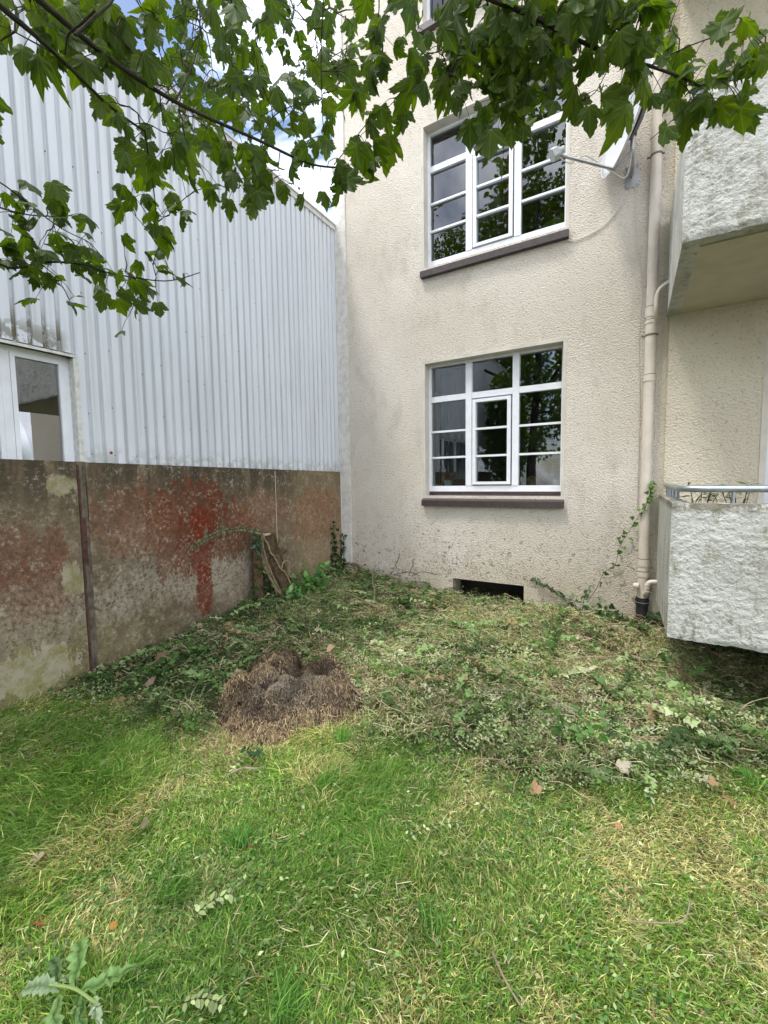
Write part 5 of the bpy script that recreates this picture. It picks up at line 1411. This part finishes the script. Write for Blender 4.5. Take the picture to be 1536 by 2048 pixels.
for (u, v, u2, v2, col, w_) in ((150, 1975, 150, 1880, (.24, .38, .14), 1.0), (160, 1985, 275, 1925, (.23, .36, .13), 1.0), (120, 1980, 35, 1990, (.32, .40, .25), 1.1), (125, 1985, 125, 2075, (.25, .37, .15), 1.2),
                               (185, 1995, 205, 2060, (.38, .44, .32), .9), (160, 1990, 150, 2060, (.17, .26, .10), .8), (115, 1965, 95, 1920, (.14, .22, .10), 1.0), (172, 1990, 178, 2080, (.16, .26, .10), .8), (150, 1970, 100, 1965, (.3, .36, .22), .8)):
    A_ = EYE + ray(u, v) * (-1.43 / ray(u, v)[2]); B_ = EYE + ray(u2, v2) * (-1.435 / ray(u2, v2)[2]); t_ = B_ - A_; L = np.linalg.norm(t_)
    Vv_, Fa, Cc = spread(V, Fs, A_[None], frame(t_[None], np.array([[rng.normal(0, .3), rng.normal(0, .3), 1.]])), np.array([[L * w_, L, L]]), np.array([col]), tcol=np.concatenate([np.full(15, 1.35), np.ones(30)]))
    mesh_np('leaf', Vv_, Fa, M['leafy'], th, cols=Cc, smooth=True)
def gp(u, v, h): return EYE + ray(u, v) * ((h - 1.5) / ray(u, v)[2])
b = MB(); b.tube(crom([gp(68, 1968, .07), gp(110, 1970, .08), gp(150, 1978, .085), gp(180, 1998, .08), gp(200, 2012, .07)], 5), [.004] * 21, 6)
b.build('stalk', simple('green_stalk', (.24, .34, .10), .6), th, True)
leaves = [(225, 1940, (.19, .27, .11), 'single oval green leaf lying beside the thistle rosette'), (12, 1622, (.28, .34, .18), 'pale green leaf lying at the left edge of the lawn'),
          (205, 1530, (.22, .32, .15), 'pale broad leaf lying in the left grass')]
for (u, v, c, lb) in leaves:
    p = gp(u, v, .04); Vv_, Fa, Cc = spread(*oval(12, .6, .1, .12), p[None], rots(np.array([random.uniform(0, 6)]), np.array([.1]), np.array([.1])), np.array([.045]), np.array([c]))
    tag(mesh_np('green_leaf', Vv_, Fa, M['leafy'], cols=Cc, smooth=True), lb, 'leaf')
# dry fallen maple leaves
for (u, v, s, c, lb, hh) in ((88, 1842, .035, (.50, .15, .06), 'curled orange-red dry leaf on the near left lawn', .04), (225, 1858, .022, (.45, .22, .05), 'small orange and yellow leaf on the near left lawn', .04),
                         (500, 1692, .020, (.25, .07, .04), 'small dark red curled leaf in the left lawn', .04), (300, 1370, .075, (.36, .24, .19), 'star-shaped pale brown dry leaf on the brush by the wall', .10),
                         (325, 1315, .07, (.24, .12, .09), 'brown dry leaf in the brush near the wall foot', .12), (340, 1335, .06, (.33, .20, .16), 'pinkish brown dry leaf just below another in the wall brush', .12), (400, 1255, .06, (.34, .24, .17), 'small dry leaf at the wall foot left of the stump', .16),
                         (1070, 1585, .055, (.40, .25, .14), 'orange-brown dry leaf on the front edge of the cuttings', .05), (1238, 1535, .06, (.50, .44, .34), 'large pale papery dry leaf on the cuttings', .06), (1235, 1655, .024, (.42, .20, .11), 'small orange dry leaf on the right lawn', .04),
                         (1380, 1440, .07, (.38, .30, .20), 'crumpled tan dry leaf on the cuttings near the balcony', .06), (1470, 1605, .045, (.36, .20, .10), 'rust brown dry leaf near the right edge of the lawn', .05), (1430, 1570, .04, (.38, .24, .13), 'tan curled dry leaf at the right side of the lawn', .05),
                         (283, 1655, .04, (.20, .17, .13), 'grey crumbling dry leaf in the left lawn', .04), (525, 1245, .08, (.42, .36, .28), 'pale dry leaf lying at the foot of the stump', .19), (655, 1300, .06, (.40, .27, .18), 'light brown dry leaf on top of the hay mound', .17),
                         (60, 1730, .05, (.40, .31, .24), 'faded flat dry leaf at the left edge of the lawn', .03), (1290, 1560, .05, (.35, .26, .17), 'faded tan dry leaf on the lawn right of the cuttings', .05)):
    p = gp(u, v, hh); Vt = maple_variant(random.uniform(-.8, -.3), random.uniform(-.7, .5), int(u)); 
    Vv_, Fa, Cc = spread(Vt, MAPLE_F, p[None], rots(np.array([random.uniform(0, 6)]), np.array([.25]), np.array([random.uniform(-.5, .5)])), np.array([s]), np.array([c]))
    tag(mesh_np('dry_leaf', Vv_, Fa, M['litter'], cols=Cc), lb, 'dry leaf', 'dry leaves on the ground')
# sticks
for (pts, r, lb) in (([(935, 1520, .06), (968, 1517, .07), (1010, 1520, .06)], .0035, 'straight pale stick on the front edge of the cuttings'),
                     ([(1125, 1322, .10), (1160, 1315, .13), (1225, 1313, .12)], .006, 'pale bent stick on the cuttings below the cellar window side'),
                     ([(645, 1180, .22), (690, 1185, .24), (725, 1200, .20), (755, 1215, .16)], .009, 'curved brown stick lying near the corner'),
                     ([(745, 1210, .14), (750, 1185, .22), (745, 1160, .30), (752, 1120, .36)], .006, 'forked upright twig leaning on the wall near the corner'),
                     ([(1470, 1425, .05), (1500, 1405, .10), (1536, 1395, .12)], .004, 'thin twig in front of the dark gap under the balcony'),
                     ([(1255, 1842, .04), (1360, 1843, .05), (1380, 1800, .05)], .0028, 'thin pale L-shaped stem on the right lawn'),
                     ([(455, 1550, .04), (475, 1540, .05), (490, 1535, .04)], .007, 'short chunky pale stick in front of the hay mound'),
                     ([(490, 1535, .05), (510, 1537, .05), (527, 1534, .05)], .005, 'short pale stick just right of the chunky one'),
                     ([(695, 1365, .17), (715, 1385, .12), (735, 1400, .06)], .004, 'short twig sticking out of the right side of the hay mound'),
                     ([(985, 1905, .03), (1010, 1960, .05), (1040, 2010, .04)], .004, 'yellow-green stalk lying in the near lawn'),
                     ([(1140, 1235, .14), (1180, 1240, .18), (1250, 1262, .12)], .005, 'long thin stick lying before the wall weed'),
                     ([(1060, 1385, .10), (1100, 1400, .12), (1160, 1425, .08)], .005, 'long brown stick across the middle of the cuttings')):
    b = MB(); P3 = [gp(*q) for q in pts]; C = crom(P3, 5); b.tube(C, np.linspace(r, r * .6, len(C)), 7, jit=.2)
    tag(b.build('stick', M['drystick'], None, True), lb, 'stick', 'sticks on the ground')
# flecks of torn-off ivy roots on the lower facade
b = MB()
for q in range(720):
    x = random.choice([random.gauss(-1.9, .55), random.uniform(-3.4, .0)]); z = .28 + abs(random.gauss(0, .38))
    if not (-3.4 < x < .03): continue
    if BW[0] - .02 < x < BW[1] + .02 and z < .29: continue
    a = random.uniform(0, 3.14); L = random.uniform(.004, .02)
    b.tube([(x, WY - .004, z), (x + L * .5 * math.cos(a), WY - .007, z + L * .5 * math.sin(a)), (x + L * math.cos(a + .4), WY - .004, z + L * math.sin(a + .4))], .0022 * random.uniform(.5, 1.3), 4)
tag(b.build('ivy_root_remains', M['twig'], None), 'dark flecks of torn ivy roots stuck to the lower facade', 'root remains', kind='stuff')
dead = [[(-2.75, 4.80, .22), (-2.70, 4.86, .36), (-2.64, 4.88, .52)], [(-2.7, 4.80, .25), (-2.5, 4.86, .30), (-2.35, 4.87, .26)], [(-2.5, 4.86, .27), (-2.46, 4.87, .36), (-2.44, 4.88, .42)], [(-2.45, 4.85, .25), (-2.3, 4.86, .32), (-2.1, 4.87, .30)]]
b = MB()
for pts in dead: b.tube(crom(pts, 5), .004, 5, jit=.3)
tag(b.build('dead_vine', M['twig'], None, True), 'dead brown vine stems crossing the wall foot right of the corner', 'vine')

# ------------------------------------------------------------------ things on the window sills
def pot(name, x, z, r, h, mat, label):
    b = MB(); b.lathe([(r * .8, 0), (r, h), (r * .88, h), (r * .8, h * .85)], (x, 5.15, z), 20); return b
pt = empty('flower_pot', (-2.03, 5.2, 1.41), 'pale blue pot with orange flowers inside the lower window', 'flower pot')
pot('pot', -2.06, 1.41, .055, .085, 0, 0).build('pot', simple('pale_blue_glaze', (.70, .80, .80), .4), pt, True)
ps = rng.normal(0, 1, (60, 3)) * np.array([.028, .02, .022]) + np.array([-2.06, 5.15, 1.53])
V, Fa, Cc = spread(LEAF_M[0], LEAF_M[1], ps, rots(rng.uniform(0, 6.28, 60), rng.uniform(.2, 1.4, 60), rng.normal(0, .5, 60)), rng.uniform(.03, .05, 60), pick([(.55, .16, .03), (.40, .10, .03), (.5, .25, .06)], [3, 2, 1], 60))
o = mesh_np('flowers', V, Fa, M['leafy'], pt, cols=Cc)
pt = empty('flower_pot', (-2.2, 5.2, 1.41), 'small terracotta dish with thin dry stems behind the lowest left pane', 'flower pot')
pot('pot', -2.20, 1.41, .05, .04, 0, 0).build('pot', simple('terracotta', (.32, .20, .15), .7), pt, True)
b = MB()
for q in range(7): b.tube([(-2.20, 5.2, 1.44), (-2.20 + random.uniform(-.04, .05), 5.2, 1.58), (-2.20 + random.uniform(-.07, .07), 5.18, 1.68)], .0015, 4)
b.build('stems', M['drystick'], pt)
pt = empty('flower_pot', (-.735, 5.2, 1.41), 'white pot with a leafy houseplant at the right end of the lower window', 'flower pot')
pot('pot', -.755, 1.41, .040, .075, 0, 0).build('pot', simple('white_glaze', (.6, .68, .68), .4), pt, True)
ps = rng.normal(0, 1, (70, 3)) * np.array([.055, .03, .085]) + np.array([-.80, 5.2, 1.62])
V, Fa, Cc = spread(LEAF_M[0], LEAF_M[1], ps, rots(rng.uniform(0, 6.28, 70), rng.uniform(-.8, .6, 70), rng.normal(0, .5, 70)), rng.uniform(.04, .06, 70), pick([(.14, .22, .10), (.25, .30, .18), (.08, .14, .05)], [2, 2, 1], 70))
mesh_np('leaves', V, Fa, M['leafy'], pt, cols=Cc)
b = MB()
for q in range(6): b.tube([(-.755, 5.2, 1.47), (-.78 + random.uniform(-.03, .03), 5.2, 1.58), (-.80 + random.uniform(-.08, .06), 5.2, 1.72)], .002, 4)
b.build('stems', M['twig'], pt)
wr = empty('wicker_ornament', (-1.03, 5.2, 1.41), 'round tan wicker ornament on the inner sill of the lower window', 'ornament')
for q in range(16):
    a = random.uniform(0, 3.14); e = random.uniform(0, 3.14); uu = Vector((math.cos(a), math.sin(a), 0)); vv = Vector((math.cos(e) * -uu.y, math.cos(e) * uu.x, math.sin(e)))
    b = MB(); b.tube([Vector((-1.03, 5.2, 1.475)) + (uu * math.cos(k) + vv * math.sin(k)) * .058 for k in np.linspace(0, 6.28, 17)], .005, 5); b.build('strand', simple('wicker', (.42, .30, .14), .8) if q == 0 else bpy.data.materials['wicker'], wr, True)
b = MB(); b.lathe([(.030, 0), (.040, .05), (.042, .10), (.039, .10), (.030, .01)], (-1.005, 5.20, 4.20), 16)
tag(b.build('glass_jar', simple('pale_green_glass', (.42, .52, .46), .25), None, True), 'pale green jar standing behind the right pane of the upper window', 'jar')

# ------------------------------------------------------------------ plants on the lower balcony
for q, (x, n_s, lb) in enumerate(((.42, 5, 'narrow-leaved plant nearest the rail corner of the lower balcony'), (.62, 5, 'narrow-leaved plant behind the second baluster of the lower balcony'), (.86, 4, 'narrow-leaved plant furthest right behind the balcony rail'))):
    root = empty('balcony_plant', (x, 3.62, 1.0), lb, 'plant', 'plants behind the lower balcony rail')
    b = MB(); Ls, Ts = [], []
    b.lathe([(.07, -.10), (.09, .10), (.085, .10), (.07, .05)], (x, 3.62, 1.0), 14); b.build('pot', simple('clay_pot', (.25, .14, .10), .8), root, True)
    b = MB()
    for s in range(n_s):
        a = random.uniform(0, 6.28); e = (x + .10 * math.cos(a) + random.uniform(-.03, .03), 3.60 + .05 * math.sin(a), random.uniform(1.38, 1.47))
        C = crom([(x, 3.62, 1.05), ((x + e[0]) / 2, 3.61, 1.28), e], 5); b.tube(C, .0025, 5)
        for c in C[7:]:
            for w in range(2): Ls.append(c); Ts.append((random.gauss(0, 1), random.gauss(0, .5), random.gauss(-.1, .35)))
    b.build('stem', M['twig'], root, True)
    Ls = np.array(Ls); Ts = np.array(Ts); nn = len(Ls)
    V, Fa, Cc = spread(oval(8, .16, .1, .15)[0], oval(8, .16, .1, .15)[1], Ls, frame(Ts, rng.normal(0, .4, (nn, 3)) + np.array([0, -.4, 1])), rng.uniform(.05, .085, nn), pick([(.06, .10, .03), (.11, .15, .05), (.18, .19, .09)], [3, 2, 1], nn))
    o = mesh_np('leaf_cluster', V, Fa, M['leafy'], root, cols=Cc); o['kind'] = 'stuff'

# children built in world coordinates: shift them back under their Empty or root
bpy.context.view_layer.update()
print('objects', len(SC.objects), 'tris', sum(len(o.data.loops) - 2 * len(o.data.polygons) for o in SC.objects if o.type == 'MESH'))
